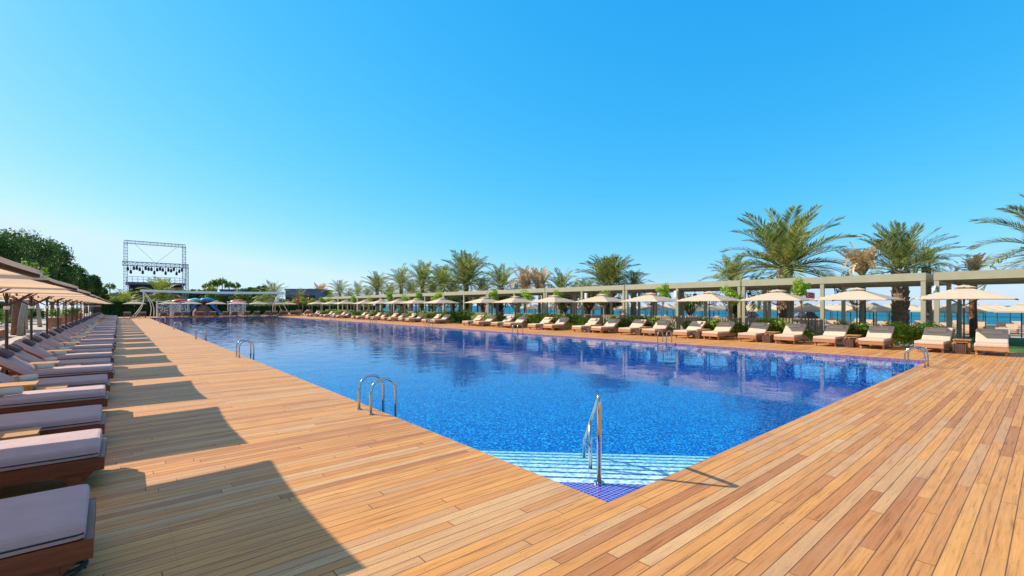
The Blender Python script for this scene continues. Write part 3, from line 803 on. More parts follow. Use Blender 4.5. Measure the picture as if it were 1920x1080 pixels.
put_palm(752, 536, 42, X=40, label='palm with bare dark trunk, third from the left of the middle group', nf=36, nl=22, tr=.3, seed=13)
put_palm(707, 545, 40, X=40, label='round crowned palm, second from the left of the middle group', nf=44, nl=20, tr=.3, seed=14, elmin=-20)
put_palm(671, 553, 28, X=41, label='small palm between two round crowned palms', nf=30, nl=18, tr=.25, seed=15)
put_palm(637, 551, 30, X=41, label='leftmost round palm of the middle group', nf=34, nl=18, tr=.25, seed=16)
put_palm(512, 560, 36, fw=95, label='grey green palm by the far end of the white beam', nf=34, nl=20, tr=.3, seed=17)
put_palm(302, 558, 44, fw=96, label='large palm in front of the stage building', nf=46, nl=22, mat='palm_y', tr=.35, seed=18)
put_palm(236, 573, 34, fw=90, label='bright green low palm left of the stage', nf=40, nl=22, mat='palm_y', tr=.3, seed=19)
put_palm(563, 556, 18, fw=120, label='small palm before the grey building wall', nf=30, nl=16, tr=.3, seed=20)
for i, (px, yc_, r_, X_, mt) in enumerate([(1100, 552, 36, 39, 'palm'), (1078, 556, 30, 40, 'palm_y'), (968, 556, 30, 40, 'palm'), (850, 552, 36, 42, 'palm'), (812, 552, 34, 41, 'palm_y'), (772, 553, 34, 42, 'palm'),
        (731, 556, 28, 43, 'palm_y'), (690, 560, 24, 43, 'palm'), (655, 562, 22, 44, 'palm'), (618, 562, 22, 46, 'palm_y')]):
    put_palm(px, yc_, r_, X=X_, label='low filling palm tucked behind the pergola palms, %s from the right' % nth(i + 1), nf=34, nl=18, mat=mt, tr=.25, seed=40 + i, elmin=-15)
for i, (px, yb, h_, X, lab) in enumerate([(1617, 516, 62, 35.2, 'dead straw coloured palm with tied crown left of the thick trunked palm'),
        (1826, 512, 40, 36, 'dead straw coloured palm with cropped crown near the right edge'),
        (985, 548, 50, 37, 'left one of two dry drooping palms above the pergola'), (1012, 548, 46, 38, 'right one of two dry drooping palms above the pergola'), (602, 560, 28, 60, 'thin bent dry palm beside the grey building')]):
    fw = 1138.0 * X / (px - 222); x, y = W(px, fw); gz = -.06 if x < 37.5 else -.62
    o = make_dry_palm(ZY(yb, fw) - gz, h_ * fw / 866.0, .17, i); place(o, (x, y, gz), i, lab, cat='palm tree')
random.seed(11)
# far fan palms
def make_fan_palm():
    root = empty('fan_palm'); m_ = MB(); m_.tube([(0, 0, 0), (.1, 0, 5), (0, 0, 10)], [.3, .2, .18], 7); m_.build('trunk', M['bark'], root)
    m_ = MB()
    for i in range(46):
        d = rv().normalized(); d.z = d.z * .55 + .12
        for q in range(9):
            d2 = (d + rv() * .22).normalized(); t = d2.cross(rv()).normalized() * .09
            p = Vector((0, 0, 10)); m_.add([p + d * .5, p + d2 * 1.3 + t, p + d2 * 2.1 + Vector((0, 0, -.35)), p + d2 * 1.3 - t], [(0, 1, 2, 3)])
    m_.build('crown', M['leaf_mid'], root); tag(root, cat='palm tree'); index_kids(root); return root
fp = make_fan_palm()
for i, (px, yt) in enumerate(((388, 529), (400, 524), (407, 523), (417, 520), (430, 527), (442, 528), (206, 529))):
    fw = 170; x, y = W(px, fw); z_ = ZY(yt + 5, fw)
    lab = 'tall fan palm on the skyline, %s of six from the left' % nth(i + 1) if i < 6 else 'lone fan palm on the skyline between dark trees and stage'
    place(fp, (x, y, -.06), i, lab, 'fan palms on the far skyline', scale=(.9, .9, z_ / 10.5))

# ------------------------------------------------------------------ big dark trees on the left
for i, (px, yt, fw, rpx, lab) in enumerate([(-30, 418, 34, 66, 'dark evergreen tree cut by the left edge'), (24, 424, 46, 58, 'dark evergreen tree with trunk among the parasols'),
        (60, 428, 66, 52, 'broad dark evergreen tree, second of the tall mass'), (98, 438, 78, 46, 'highest rounded shoulder of the dark tree mass'),
        (136, 482, 92, 34, 'dark tree where the mass steps down'), (162, 506, 104, 27, 'smaller dark tree right of the step in the mass'), (182, 534, 115, 20, 'last low dark tree before the stage')]):
    x, y = W(px, fw); h_ = ZY(yt, fw); r_ = rpx * fw / 866.0
    o = make_tree('evergreen_tree', h_, r_, 1.6 if i > 1 else 2.4, 'leaf_dark', 'bark', 15000, 30, .13 * (fw / 45) ** .75, .3)
    place(o, (x, y, -.06), 0, lab)
    random.seed(20 + i)
# slim trunks in the sandy strip behind the parasols
tr0 = make_tree('garden_tree', 4.8, 1.3, 2.4, 'leaf_mid', 'bark', 900, 8, .1, .27, lean=.0)
place(tr0, (-4.6, 40.4, -.06), 0, 'thick red brown trunked garden tree on the sand behind the left parasols', 'garden trees behind the left parasols')
tr1 = make_tree('garden_tree', 4.6, 1.3, 2.3, 'leaf_mid', 'bark_pale', 900, 8, .1, .12, lean=.25)
for i, (x, y, lab) in enumerate(((-4.35, 38.8, 'thin yellowish'), (-5.2, 49.0, 'leaning'), (-4.9, 54.0, 'pale'), (-4.6, 66.0, 'slim'), (-5.0, 76, 'farthest'))):
    place(tr1, (x, y, -.06), i * 1.3, '%s trunked garden tree on the sand behind the left parasols' % lab, 'garden trees behind the left parasols')
m_ = MB(); m_.tube([(0, 0, 0), (0, 0, .05), (0, 0, .8), (0, 0, .85), (0, 0, .84)], [.32, .34, .45, .5, .42], 16)
pot0 = None
for i, (x, y, lab) in enumerate(((-3.7, 49, 'nearest'), (-3.5, 56, 'second'), (-3.4, 63, 'third'), (-3.6, 74, 'farthest'))):
    root = empty('planter', (x, y, -.06)); m_.build('pot', M['terra'], root, False)
    q = MB(); blob(q, (0, 0, 1.15), (.5, .5, .45), 260, .09, .2); q.build('plant', M['leaf_mid'], root)
    tag(root, '%s terracotta pot with a shrub behind the left loungers' % lab, 'plant pot', 'terracotta planters on the left')
random.seed(61)
GS = [(-8.6 + random.uniform(-1.5, 1), 22 + i * 4.2 + random.uniform(-1, 1)) for i in range(17)]
m_ = MB(); m_.box(-7.2, -4.9, 30, 39, -.06, .32); m_.box(-7.3, -4.8, 29.9, 39.1, .32, .38)
tag(m_.build('garden_wall', M['terra']), 'low stone coloured bench wall on the sand behind the left parasols', 'wall')

# ------------------------------------------------------------------ hedge, shrubs and young trees on the right
random.seed(5)
def make_shrub(leafm, seed):
    random.seed(seed); root = empty('shrub'); m_ = MB()
    for i in range(9):
        t = i * .7; m_.tube([(0, 0, 0), (math.cos(t) * .2, math.sin(t) * .3, .4), (math.cos(t) * .4, math.sin(t) * .5, .8)], .012, 4, False)
    m_.build('stems', M['bark'], root)
    m_ = MB()
    for i in range(9): blob(m_, (random.uniform(-.35, .35), random.uniform(-.7, .7), random.uniform(.3, .8)), (.32, .4, .32), 150, .075, .3)
    m_.build('foliage', M[leafm], root); tag(root, cat='shrub'); index_kids(root); return root
SH = [make_shrub('leaf_mid', 1), make_shrub('leaf_light', 2), make_shrub('leaf_mid', 3), make_shrub('leaf_dark', 4)]
yt = make_tree('young_tree', 2.95, .62, 1.75, 'leaf_light', 'bark_pale', 900, 12, .075, .035)
yt2 = make_tree('young_tree', 2.8, .8, 1.5, 'leaf_light', 'bark_pale', 1100, 14, .075, .04)
for i, (x, y) in enumerate(GS):
    place(SH[(0, 2, 3)[i % 3]], (x, y, -.06), i, 'green shrub in the sandy garden left of the parasols, %s from the near end' % nth(i + 1), 'shrubs in the left garden', scale=(1.5, 1.9, 1.5))
random.seed(9)
ycur = 3.4; n_s = 0
while ycur < 79:
    n_s += 1
    px = 222 + 1138 * 25.2 / (AX * 25.2 + AY * ycur)
    sc = random.uniform(.9, 1.15)
    if 845 < px < 875: sc = 1.35
    k_ = random.choice([0, 0, 1, 1, 2, 2, 1])
    place(SH[k_], (25.2 + random.uniform(-.15, .2), ycur, -.06), random.uniform(-.4, .4),
          '%s leafy shrub behind the right loungers, %s from the right' % (('green', 'yellow green', 'green', 'dark green')[k_], nth(n_s)), 'shrubs behind the right loungers', scale=(sc, sc * 1.15, sc))
    ycur += random.choice([1.1, 1.3, 1.7, 2.6])
for i, (px, sc) in enumerate([(1503, 1.05), (1366, 1.0), (1243, 1.05), (1132, 1.0), (1046, 1.0), (986, .95), (925, .95), (822, 1.0), (786, 1.0), (759, .95), (729, 1.05), (692, .9), (664, .95), (618, .95), (601, .95), (585, .95), (568, 1.0)]):
    y = YonX(px, 25.3)
    sc *= 1.0 if i < 5 else 1.14
    place((yt, yt2)[i % 2], (25.3, y, -.06), i * 1.7, 'young bright green tree behind the right parasols, %s from the right' % nth(i + 1), 'young trees along the pergola', scale=(sc, sc, sc * 1.04))

# slatted low fences
FXX = 25.95
def fence(y0, y1, lab):
    root = empty('slat_fence', (FXX, y0, -.06)); m_ = MB(); L_ = y1 - y0; n_ = int(L_ / .14)
    for i in range(n_): y = i * L_ / n_; m_.box(0, .03, y, y + .085, .06, 1.12)
    m_.build('slats', M['slat'], root)
    m_ = MB(); m_.box(.032, .07, 0, L_, .15, .22); m_.box(.032, .07, 0, L_, .95, 1.02); m_.build('rail', M['slat'], root)
    for y in (0, L_): m_ = MB(); m_.box(.072, .15, y - .04, y + .04, 0, 1.15); m_.build('post', M['perg'], root)
    tag(root, lab, 'fence', 'slatted fences below the pergola')
fr_px = [(1540, 1397), (1388, 1276), (1268, 1178), (1170, 1097), (1088, 1027), (1018, 968), (910, 872), (864, 740), (732, 670), (663, 610)]
for i, (a_, c_) in enumerate(fr_px):
    fence(YonX(a_, FXX), YonX(c_, FXX), 'low upright slatted fence panel below the pergola, %s from the right' % nth(i + 1))

# ------------------------------------------------------------------ pergola modules
PXF, PXR, PZT = 26.5, 34.0, 3.12
bay = 26.5 * .147
y1740 = YonX(1742, PXF)
def pergola(y0, y1, lab, nb=2):
    root = empty('pergola', (PXF, y0, -.06)); T = PZT + .06; D_ = PXR - PXF; L_ = y1 - y0
    ys = [.09 + (L_ - .18) * i / nb for i in range(nb + 1)]
    for x in (.07, 3.6, D_ - .07):
        for i, y in enumerate(ys):
            w_ = .08
            m_ = MB(); m_.box(x - w_, x + w_, y - w_, y + w_, 0, T - .34); m_.build('post', M['perg'], root)
    for (x0, x1, y_0, y_1, z0) in ((-.03, .12, 0, L_, T - .34), (D_ - .12, D_ + .03, 0, L_, T - .34)):
        m_ = MB(); m_.box(x0, x1, y_0, y_1, z0, T); m_.build('beam', M['perg'], root)
    for y in (0, L_ - .12): m_ = MB(); m_.box(.122, D_ - .122, y, y + .12, T - .337, T - .003); m_.build('beam', M['perg'], root)
    m_ = MB(); n_ = int((L_ - .26) / .26)
    for i in range(n_): y = .14 + i * (L_ - .28) / n_; m_.box(.125, D_ - .125, y, y + .2, T - .14, T - .09)
    m_.build('roof_louvres', M['perg_in'], root)
    m_ = MB()
    for x in (1.8, 3.6, 5.4): m_.box(x - .05, x + .05, .125, L_ - .125, T - .30, T - .142)
    m_.build('rafters', M['perg'], root)
    tag(root, lab, 'pergola', 'sage green pergola bays behind the right loungers')
idx = 0; y = y1740 - .1
pergola(y1740 - .15 - 2 * bay, y1740 - .15, 'sage painted pergola section cut by the right edge of the view')
for i in range(10):
    ya = y1740 + .1 + 2 * bay * i
    pergola(ya, ya + 2 * bay - .06, 'sage painted flat pergola section behind the right parasols, %s from the right' % nth(i + 2))
# loudspeaker and camera on the posts, ceiling fans
for px, lab in ((1268, 'white box loudspeaker fixed high on a pergola post'), (1100, 'white box loudspeaker on a pergola post further left')):
    y = YonX(px, PXF - .12); m_ = MB(); m_.rbox(-.12, .05, -.1, .1, 0, .42, .02); o = m_.build('loudspeaker', M['white']); o.location = (PXF - .13, y, 2.2)
    tag(o, lab, 'loudspeaker', 'loudspeakers')
root = empty('security_camera', (PXF - .08, y1740 - .2, 2.35)); m_ = MB(); m_.box(-.02, .06, -.03, .03, 0, .2); m_.bar((0, 0, .1), (-.2, 0, .1), .03, .03); m_.build('bracket', M['white'], root)
m_ = MB(); m_.tube([(-.2, 0, .08), (-.2, 0, -.02), (-.2, 0, -.09)], [.05, .08, .03], 12); m_.build('dome', M['white'], root, True)
tag(root, 'white dome security camera on the double pergola post', 'camera')
for i, px in enumerate((1303, 1405, 1112)):
    fw = 1138 * 29.5 / (px - 222); x, y = W(px, fw); root = empty('ceiling_fan', (x, y, 2.45))
    m_ = MB(); m_.tube([(0, 0, 0), (0, 0, .35)], .02, 8); m_.build('rod', M['black'], root); m_ = MB(); m_.tube([(0, 0, -.1), (0, 0, .05)], .11, 12); m_.build('motor', M['black'], root)
    for k_ in range(4):
        t = k_ * math.pi / 2 + .4; m_ = MB(); m_.bar((math.cos(t) * .1, math.sin(t) * .1, 0), (math.cos(t) * .75, math.sin(t) * .75, 0), .13, .012); m_.build('blade', M['dark_wood'], root)
    tag(root, 'black ceiling fan hanging in the pergola, %s from the left' % ('second', 'third', 'first')[i], 'ceiling fan', 'ceiling fans')

# ------------------------------------------------------------------ beach
def simple_umbrella():
    m_ = MB(); a = 1.3; ze, zt_ = 1.98, 2.5
    c = [(-a, -a, ze), (a, -a, ze), (a, a, ze), (-a, a, ze)]
    m_.add(c + [(0, 0, zt_)], [(0, 1, 4), (1, 2, 4), (2, 3, 4), (3, 0, 4)])
    m_.add(c + [(p[0], p[1], ze - .1) for p in c], [(0, 1, 5, 4), (1, 2, 6, 5), (2, 3, 7, 6), (3, 0, 4, 7)])
    q = .3; m_.add([(-q, -q, zt_ - .08), (q, -q, zt_ - .08), (q, q, zt_ - .08), (-q, q, zt_ - .08), (0, 0, zt_ + .08)], [(0, 1, 4), (1, 2, 4), (2, 3, 4), (3, 0, 4)])
    m_.mi = 1; m_.tube([(0, 0, 0), (0, 0, zt_ - .02)], .035, 6); m_.box(-.3, .3, -.3, .3, 0, .06)
    o = m_.build('beach_parasol', [M['umb'], M['rib']]); tag(o, cat='parasol'); KIDS[o.name] = []; return o
def simple_lounger():
    m_ = MB(); m_.box(-1.3, 0, -.36, .36, .30, .40); T_ = Matrix.Translation((-1.28, 0, .30)) @ Matrix.Rotation(R(38), 4, 'Y'); m_.box(-.7, 0, -.36, .36, 0, .1, T_)
    m_.mi = 1; m_.box(-1.95, .02, -.39, .39, .2, .298)
    for x in (-.2, -1.7):
        for y in (-.37, .31): m_.box(x, x + .07, y, y + .06, 0, .2)
    o = m_.build('beach_lounger', [M['canvas_beach'], M['frame_wood2']]); tag(o, cat='sun lounger'); KIDS[o.name] = []; return o
bu = simple_umbrella(); bl = simple_lounger()
random.seed(21); nb = 0; nl_ = 0
for r_i in range(8):
    X = 41 + r_i * 5.2; nr = 0
    for c_i in range(34):
        Y = -9 + c_i * 4.3 + (r_i % 2) * 2
        fwv = AX * X + AY * Y; px = 960 + 866 * (AY * X - AX * Y) / fwv if fwv > 1 else -1
        if not (985 < px < 1935): continue
        nr += 1; nb += 1
        place(bu, (X + random.uniform(-.3, .3), Y + random.uniform(-.3, .3), -.65), R(random.uniform(-3, 3)), 'cream parasol on the beach, %s from the right in the %s row towards the sea' % (nth(nr), nth(r_i + 1)), 'parasols on the beach')
        for dy in (-.75, .75):
            if r_i > 5: continue
            nl_ += 1
            place(bl, (X - .9, Y + dy, -.65), math.pi + R(random.uniform(-5, 5)), 'beach lounger %s the %s parasol from the right in beach row %s' % ('left of' if dy > 0 else 'right of', nth(nr), nth(r_i + 1)), 'loungers on the beach')
# beach rail of thin posts
root = empty('beach_fence', (86, -30, -.9)); m_ = MB()
for i in range(90): m_.tube([(0, i * 2.4, 0), (0, i * 2.4, 2.0)], .05, 5)
m_.build('posts', M['black'], root); m_ = MB(); m_.box(-.02, .02, 0, 214, 1.1, 1.15); m_.build('rail', M['black'], root)
tag(root, 'thin dark post and rail fence along the waterline', 'fence')
for i, (px, fw) in enumerate(((1519, 36), (1500, 45), (1410, 44))):
    x, y = W(px, fw); root = empty('beach_kiosk', (x, y, -.65)); root.scale = (.62, .62, .9); m_ = MB()
    m_.box(-.5, .5, -.5, .5, 0, 1.5); m_.build('body', M['slate'], root)
    m_ = MB(); m_.tube([(0, 0, 1.5), (0, 0, 1.75), (0, 0, 2.2)], [1.15, .75, .08], 4); m_.tube([(0, 0, 2.15), (0, 0, 2.25), (0, 0, 2.5)], [.3, .25, .03], 4); m_.build('roof', M['slate'], root)
    tag(root, 'small grey tiered pyramid roofed kiosk on the beach, %s from the right' % nth(i + 1), 'kiosk', 'beach kiosks')
# flag
x, y = W(1510, 40); root = empty('flag_pole', (x, y, -.65)); m_ = MB(); m_.tube([(0, 0, 0), (0, 0, 3.55)], .025, 8); m_.build('pole', M['white'], root)
fl = MB(); vs = []; n_ = 14
dxv = Vector((AY, -AX, 0)); nv = Vector((AX, AY, 0))
def fpt(u, v): return dxv * (u * .82 + .02) + nv * (.05 * math.sin(u * 7)) + Vector((0, 0, 2.98 + v * .5 + .03 * math.sin(u * 5)))
for i in range(n_ + 1):
    vs += [fpt(i / n_, 0), fpt(i / n_, 1)]
fl.add(vs, [(2 * i, 2 * i + 2, 2 * i + 3, 2 * i + 1) for i in range(n_)]); fo = fl.build('flag', M['red'], root)
fl = MB(); cu, cv, ro = .36, .5, .25
def fe(u, v): return fpt(u, v) - nv * .012
vs = []; K = 18
for i in range(K + 1):
    t = R(42 + (318 - 42) * i / K); vs.append(fe(cu + ro * .61 * math.cos(t), cv + ro * math.sin(t)))
    t2 = R(58 + (302 - 58) * i / K); vs.append(fe(cu + .045 + ro * .8 * .61 * math.cos(t2), cv + ro * .8 * math.sin(t2)))
fl.add(vs, [(2 * i, 2 * i + 2, 2 * i + 3, 2 * i + 1) for i in range(K)])
c_ = (cu + .2, .5); st = [fe(*c_)]
for i in range(10): rr_ = (.13 if i % 2 == 0 else .05); t = math.pi + i * math.pi / 5; st.append(fe(c_[0] + rr_ * .61 * math.cos(t), c_[1] + rr_ * math.sin(t)))
fl.add(st, [(0, 1 + i, 1 + (i + 1) % 10) for i in range(10)]); fl.build('emblem', M['white'], fo)
tag(root, 'red flag with white crescent and star on a pole over the beach parasols', 'flag')

# dark leafy masses and bar behind the pergola
random.seed(31)
dt = [make_tree('olive_tree', 3.6, 1.7, 1.0, 'leaf_dark', 'bark', 1700, 12, .13, .12), make_tree('olive_tree', 4.2, 1.8, 1.2, 'leaf_mid', 'bark', 1700, 12, .13, .14)]
for i, px in enumerate((1385, 1295, 1140, 1105, 1060, 965, 935, 905, 870, 850, 815, 790, 765, 742, 715, 690, 668, 650, 632, 615, 598)):
    X = 35.6 + (i % 3) * .8; fw = 1138 * X / (px - 222); x, y = W(px, fw); s_ = 1.0 if px < 1200 else .72
    place(dt[i % 2], (x, y, -.06), i, '%s leafy tree behind the pergola, %s from the right' % (('dark', 'mid green')[i % 2], nth(i + 1)), 'leafy trees behind the pergola', scale=s_)

# ------------------------------------------------------------------ far end: hedge, loungers, shade structure, playground, stage
random.seed(41)
def hedge(x0, x1, y, h_, d_, lab, n_=9000):
    root = empty('hedge', (x0, y, -.06)); m_ = MB(); L_ = x1 - x0
    m_.box(.15, L_ - .15, .15, d_ - .15, 0, h_ - .15); m_.build('core', M['hedge'], root)
    m_ = MB()
    for i in range(n_):
        r_ = random.random()
        if r_ < .6: p = Vector((random.uniform(0, L_), random.uniform(-.05, .15), random.uniform(0, h_))); nn = Vector((0, -1, 0))
        else: p = Vector((random.uniform(0, L_), random.uniform(0, d_), h_ + random.uniform(-.12, .06))); nn = Vector((0, 0, 1))
        leaf(m_, p, .16, nn)
    m_.build('foliage', M['hedge'], root); tag(root, lab, 'hedge')
hedge(-3, 15.5, 94, 2.35, 1.5, 'long dark clipped hedge beyond the far end of the pool')
hedge(17, 45, 98, 1.7, 1.5, 'clipped hedge to the right of the shade structure')
m_ = MB(); ux = [(252, 84), (317, 84), (359, 84), (406, 84), (446, 84), (485, 84), (506, 88), (525, 86), (540, 90)]
def XonY(px, Y):
    t = (px - 960) / 866.0; return Y * (AX + t * AY) / (AY - t * AX)
for i, (px, Y) in enumerate(ux):
    X = XonY(px, Y)
    place(umR, (X, Y, 0), 0, 'cream parasol at the far end of the pool, %s from the left' % nth(i + 1), 'parasols at the far end of the pool')
    for j, dx in enumerate((-.8, .8)):
        place(lgR, (X + dx, 83.0, 0), R(90), 'lounger at the far end of the pool, %s the %s parasol from the left' % (('left of', 'right of')[j], nth(i + 1)), 'loungers at the far end of the pool')
# shade beam with curved masts
Yb = 89; xa, xb = XonY(268, Yb), XonY(527, Yb)
root = empty('shade_structure', (0, 0, 0)); m_ = MB()
n_ = 20; vs = []
for i in range(n_ + 1):
    t = i / n_; x = xa - .3 + (xb - xa + .6) * t; z_ = 3.75 - .35 * math.sin(math.pi * t) * .4
    vs += [(x, Yb - 1.2, z_), (x, Yb + 1.4, z_ + .15), (x, Yb + 1.4, z_ + .42), (x, Yb - 1.2, z_ + .34)]
fs = []
for i in range(n_):
    for j in range(4): fs.append((4 * i + j, 4 * i + (j + 1) % 4, 4 * i + 4 + (j + 1) % 4, 4 * i + 4 + j))
m_.add(vs, fs); m_.build('awning', M['white'], root)
for (bx, top, sg) in ((xa, xa + .2, 1), (xb, xb - .2, -1)):
    for dy, off in ((-1.5, -1.3), (-1.5, 1.2), (1.5, -.9), (1.5, .9)):
        m_ = MB(); pts = []
        for i in range(9):
            t = i / 8; pts.append((bx + off * (1 - t) + sg * .5 * math.sin(t * math.pi), Yb + dy * (1 - t * .3), 3.9 * t))
        m_.tube(pts, .05, 8); m_.build('curved_mast', M['white'], root, True)
tag(root, 'long white shade awning on curved white masts beyond the pool', 'awning')
# curtain screens
for i, (px, w_) in enumerate(((316, 1.35), (338, 1.1), (446, 1.1))):
    Y = 87.2; X = XonY(px, Y); root = empty('curtained_cabana', (X, Y, 0))
    for sx_ in (-w_, w_):
        for y in (0, 2): m_ = MB(); m_.box(sx_ - .05, sx_ + .05, y - .05, y + .05, 0, 2.3); m_.build('post', M['white'], root)
    m_ = MB(); m_.box(-w_ - .08, w_ + .08, -.08, 2.08, 2.302, 2.4); m_.build('roof', M['white'], root)
    m_ = MB(); vs = []; K = 40
    for j in range(K + 1): x = -w_ + .06 + (2 * w_ - .12) * j / K; yy = .06 * math.sin(j * 1.3); vs += [(x, yy, .05), (x, yy, 2.3)]
    m_.add(vs, [(2 * j, 2 * j + 2, 2 * j + 3, 2 * j + 1) for j in range(K)]); m_.build('curtain', M['lace'], root)
    tag(root, 'white cabana with lace curtains at the far end of the pool, %s from the left' % nth(i + 1), 'cabana', 'curtained cabanas')
# playground
X, Y = XonY(381, 90.8), 90.8
root = empty('playground', (X, Y, -.06)); m_ = MB()
m_.tube([(0, .3, 0), (0, .3, .8), (0, .3, 1.5), (0, .3, 1.9)], [1.5, 1.4, .9, .2], 12); m_.build('rock', M['rock'], root)
for sg in (-1, 1):
    m_ = MB(); P = []
    for i in range(13): t = i / 12; P.append((sg * (1.0 + 1.6 * t), -.2 - .7 * math.sin(t * 2.5), 1.9 * (1 - t) ** 1.3 + .15))
    for a_, c_ in zip(P, P[1:]):
        for (o0, o1, zz0) in ((-.3, .3, 0),): m_.bar(a_, c_, .62, .05)
        m_.bar((a_[0], a_[1] - .33, a_[2] + .15), (c_[0], c_[1] - .33, c_[2] + .15), .06, .34); m_.bar((a_[0], a_[1] + .33, a_[2] + .15), (c_[0], c_[1] + .33, c_[2] + .15), .06, .34)
    m_.build('slide', M['blue'], root)
for i, (x, z_, r_, mt) in enumerate(((-1.0, 3.0, 1.3, 'cyan'), (.6, 3.1, 1.2, 'blue'))):
    m_ = MB(); m_.tube([(x, 1, z_ - .55), (x, 1, z_ - .2), (x, 1, z_)], [r_, r_ * .72, .1], 14); m_.build('roof', M[mt], root, True)
    m_ = MB(); m_.tube([(x, 1, 0), (x, 1, z_ - .3)], .1, 8); m_.build('post', M['red'], root)
tag(root, 'small playground with blue slides, brown rock and blue roofs', 'playground')
for i, px in enumerate((338, 446)):
    X = XonY(px, 91); root = empty('play_canopy', (X, 91, -.06)); m_ = MB(); m_.tube([(0, 0, 2.3), (0, 0, 2.6), (0, 0, 2.8), (0, 0, 2.85)], [1.35, 1.05, .5, .05], 18); m_.build('dome', M['red'], root, True)
    m_ = MB(); m_.tube([(0, 0, 0), (0, 0, 2.7)], .08, 8); m_.build('post', M['white'], root)
    tag(root, ('red dome shaped canopy beside the lace curtains', 'red dome canopy behind a cream parasol right of the slides')[i], 'canopy', 'red play canopies')

# stage with lighting truss
def truss(m_, a, b_, s_=.7, n_=None, r_=.042, up=None):
    a = Vector(a); b_ = Vector(b_); t = (b_ - a); l_ = t.length; t.normalize(); n_ = n_ or int(l_ / s_)
    u = Vector((0, 1, 0)); v = t.cross(u).normalized()
    cs = [u * s_ / 2 * i + v * s_ / 2 * j for i, j in ((-1, -1), (1, -1), (1, 1), (-1, 1))]
    for c in cs: m_.tube([a + c, b_ + c], r_, 5)
    for i in range(n_):
        p = a + t * l_ * i / n_; q = a + t * l_ * (i + 1) / n_
        for j in range(4):
            c0, c1 = cs[j], cs[(j + 1) % 4]
            if i % 2: c0, c1 = c1, c0
            m_.tube([p + c0, q + c1], r_ * .6, 4, False); m_.tube([p + c0, p + c1], r_ * .6, 4, False)
xl, yl = W(235.5, 110); xr, yr = W(345, 118); zt_ = 16.9
root = empty('stage_truss', (0, 0, 0))
def part(fn, name, mt='truss'):
    m_ = MB(); fn(m_); return m_.build(name, M[mt], root)
part(lambda m: truss(m, (xl, yl, -.06), (xl, yl, zt_)), 'tower'); part(lambda m: truss(m, (xr, yr, -.06), (xr, yr, zt_)), 'tower')
part(lambda m: truss(m, (xr + .55, yr - 1.2, -.06), (xr + .55, yr - 1.2, 12.2), .5), 'tower')
part(lambda m: truss(m, (xl - .3, yl, zt_), (xr + .3, yr, zt_)), 'top_truss')
part(lambda m: truss(m, (xl - .6, yl - .8, 11.7), (xr + .8, yr - .8, 11.7), .9, r_=.075), 'lighting_truss')
xm = (xl + xr) / 2
part(lambda m: [m.tube([(xl + 1.8, yl, zt_ - .5), (xm, (yl + yr) / 2, 12.1)], .03, 4), m.tube([(xr - 1.5, yr, zt_ - .5), (xm, (yl + yr) / 2, 12.1)], .03, 4)], 'cable')
tag(root, 'tall grey aluminium truss frame with a crossbeam over the stage', 'stage truss')
random.seed(77)
for i in range(20):
    t = (i + .7) / 20.6; x = xl + (xr - xl) * t; yy = yl + (yr - yl) * t - .8; big = i % 4 == 1
    L0 = empty('stage_light', (x, yy, 11.2)); dn = 1.1 if big else random.uniform(.05, .5)
    m_ = MB(); m_.tube([(0, 0, 0), (0, 0, -dn)], .05, 5); m_.build('clamp', M['black'], L0)
    m_ = MB(); m_.tube([(0, 0, -dn + .1), (0, 0, -dn - .1), (0, 0, -dn - .65), (0, 0, -dn - .8)], [.16, .24, .26, .12], 8); m_.build('lamp_head', M['black'], L0)
    tag(L0, '%s black stage light hanging from the truss, %s from the left' % ('low slung' if big else 'short', nth(i + 1)), 'stage light', 'stage lights')
x0, x1 = W(241, 116)[0], W(343, 122)[0]; yb = yl + 4
root = empty('stage_building', (x0, yb, -.06)); w_ = x1 - x0
m_ = MB(); m_.box(0, w_, 6, 6.3, 0, 7); m_.box(0, .3, 0, 6, 0, 7); m_.box(w_ - .3, w_, 0, 6, 0, 7); m_.build('wall', M['slate2'], root)
m_ = MB(); m_.box(-.6, w_ + .4, -.6, 6.8, 7.002, 7.6); m_.build('roof', M['slate'], root)
m_ = MB(); m_.box(.31, w_ - .31, .1, 5.99, 0, 1.3); m_.build('stage_floor', M['slate2'], root)
m_ = MB()
for i in range(12): m_.tube([(-.4 + (w_ + .6) * i / 11, -.4, 7.6), (-.4 + (w_ + .6) * i / 11, -.4, 8.9)], .05, 4)
m_.tube([(-.4, -.4, 8.9), (w_ + .2, -.4, 8.9)], .05, 4); m_.tube([(-.4, -.4, 8.3), (w_ + .2, -.4, 8.3)], .04, 4); m_.build('railing', M['truss'], root)
tag(root, 'dark slate grey open fronted stage building under the truss', 'building')
def building(px0, px1, yt_, fw, lab, win=4):
    xa_, ya_ = W(px0, fw); xb_, yb_ = W(px1, fw); L_ = math.hypot(xb_ - xa_, yb_ - ya_); ht = ZY(yt_, fw)
    root = empty('low_building', (xa_, ya_, -.06), math.atan2(yb_ - ya_, xb_ - xa_))
    m_ = MB(); m_.box(0, L_, 0, 10, 0, ht); m_.build('wall', M['slate'], root)
    m_ = MB(); m_.box(-.2, L_ + .2, -.2, 10.2, ht + .002, ht + .3); m_.build('roof', M['slate2'], root)
    for i in range(win):
        c = L_ * (i + .5) / win; m_ = MB(); m_.box(c - .9, c + .9, -.06, -.004, ht * .35, ht * .75); m_.build('window', M['black'], root)
    tag(root, lab, 'building')
building(412, 452, 544, 125, 'low grey flat roofed building left of the large grey palm')
building(535, 592, 543, 125, 'low grey flat roofed building beside the small palm')
building(168, 232, 552, 130, 'low dark building between dark trees and stage', 5)
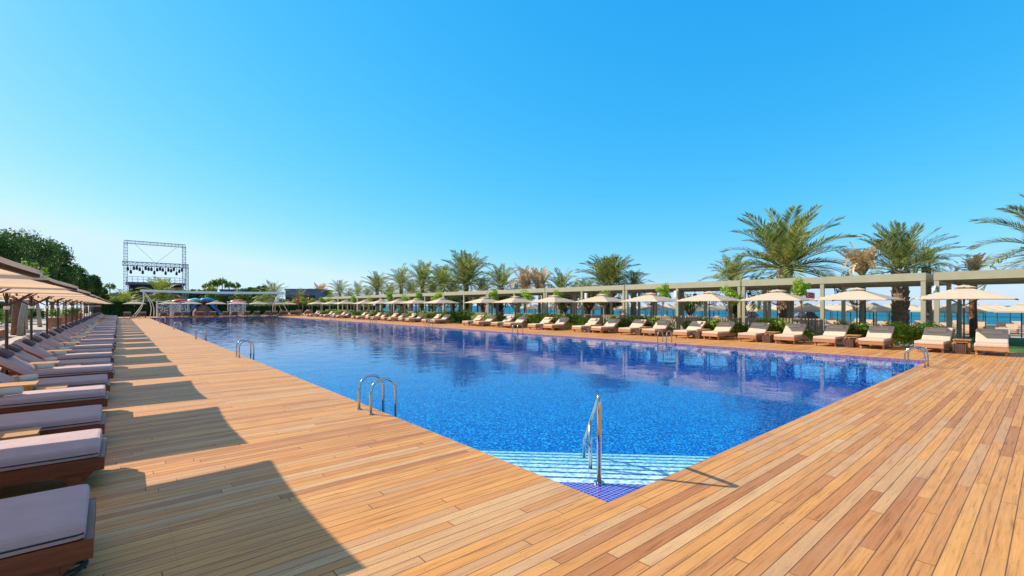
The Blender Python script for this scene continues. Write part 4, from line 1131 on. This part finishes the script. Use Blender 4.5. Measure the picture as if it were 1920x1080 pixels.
# background trees
random.seed(51)
bt = [make_tree('background_tree', 6, 3.2, 1.2, 'leaf_mid', 'bark', 2600, 14, .3, .2), make_tree('background_tree', 6, 3.0, 1.2, 'leaf_dark', 'bark', 2600, 14, .3, .2), make_tree('background_tree', 6, 3.2, 1.0, 'palm_y', 'bark', 2600, 14, .3, .2)]
for i, (px, yt_, fw) in enumerate(((190, 548, 125), (210, 545, 140), (222, 550, 120), (262, 560, 104), (282, 562, 104), (328, 560, 106), (358, 537, 130), (372, 540, 125), (385, 532, 130), (398, 542, 120), (420, 548, 110), (455, 540, 125), (468, 533, 130), (482, 531, 130), (494, 545, 110),
                                   (528, 556, 104), (545, 562, 105), (560, 560, 105), (578, 556, 110), (594, 560, 105), (610, 558, 110), (628, 560, 105), (650, 562, 110))):
    x, y = W(px, fw); s_ = (ZY(yt_, fw) + .06) / 6.2
    place(bt[(i * 7) % 3], (x, y, -.06), i, '%s background tree beyond the pool, %s from the left' % (('mid green', 'dark green', 'yellow green')[(i * 7) % 3], nth(i + 1)), 'background trees beyond the pool', scale=(max(s_, .8), max(s_, .8), s_))
# red flower pots at the far right corner
m_ = None
for i, (px, Y) in enumerate(((580, 74), (560, 83))):
    fw = 1138 * 25.0 / (px - 222); x, y = W(px, fw); root = empty('red_urn', (x, y, -.06)); q = MB(); q.tube([(0, 0, 0), (0, 0, .3), (0, 0, .9), (0, 0, 1.05)], [.3, .5, .55, .4], 12); q.build('urn', M['terra'], root, True)
    q = MB(); q.tube([(0, 0, 1.0), (0, 0, 2.6)], .06, 6); q.build('stem', M['bark'], root); q = MB(); blob(q, (0, 0, 2.8), (.5, .5, .4), 200, .1, .2); q.build('flowers', M['red'], root)
    tag(root, ('red urn with red flowering plant, nearer one at the end of the right row', 'red urn with red flowering plant, farther one at the end of the right row')[i], 'planter', 'red urns')
# boundary hedge of the left garden
random.seed(71)
root = empty('hedge', (-13.5, 20, -.06), R(90)); m_ = MB(); L_ = 90; h_ = 2.3
m_.box(.1, L_, .15, 1.4, 0, h_ - .15); m_.build('core', M['hedge'], root)
m_ = MB()
for i in range(7000):
    if random.random() < .7: p = Vector((random.uniform(0, L_), random.uniform(-.05, .15), random.uniform(0, h_))); nn = Vector((0, -1, 0))
    else: p = Vector((random.uniform(0, L_), random.uniform(0, 1.5), h_ + random.uniform(-.12, .1))); nn = Vector((0, 0, 1))
    leaf(m_, p, .2, nn)
m_.build('foliage', M['hedge'], root); tag(root, 'tall dark hedge closing the sandy garden on the far left', 'hedge')
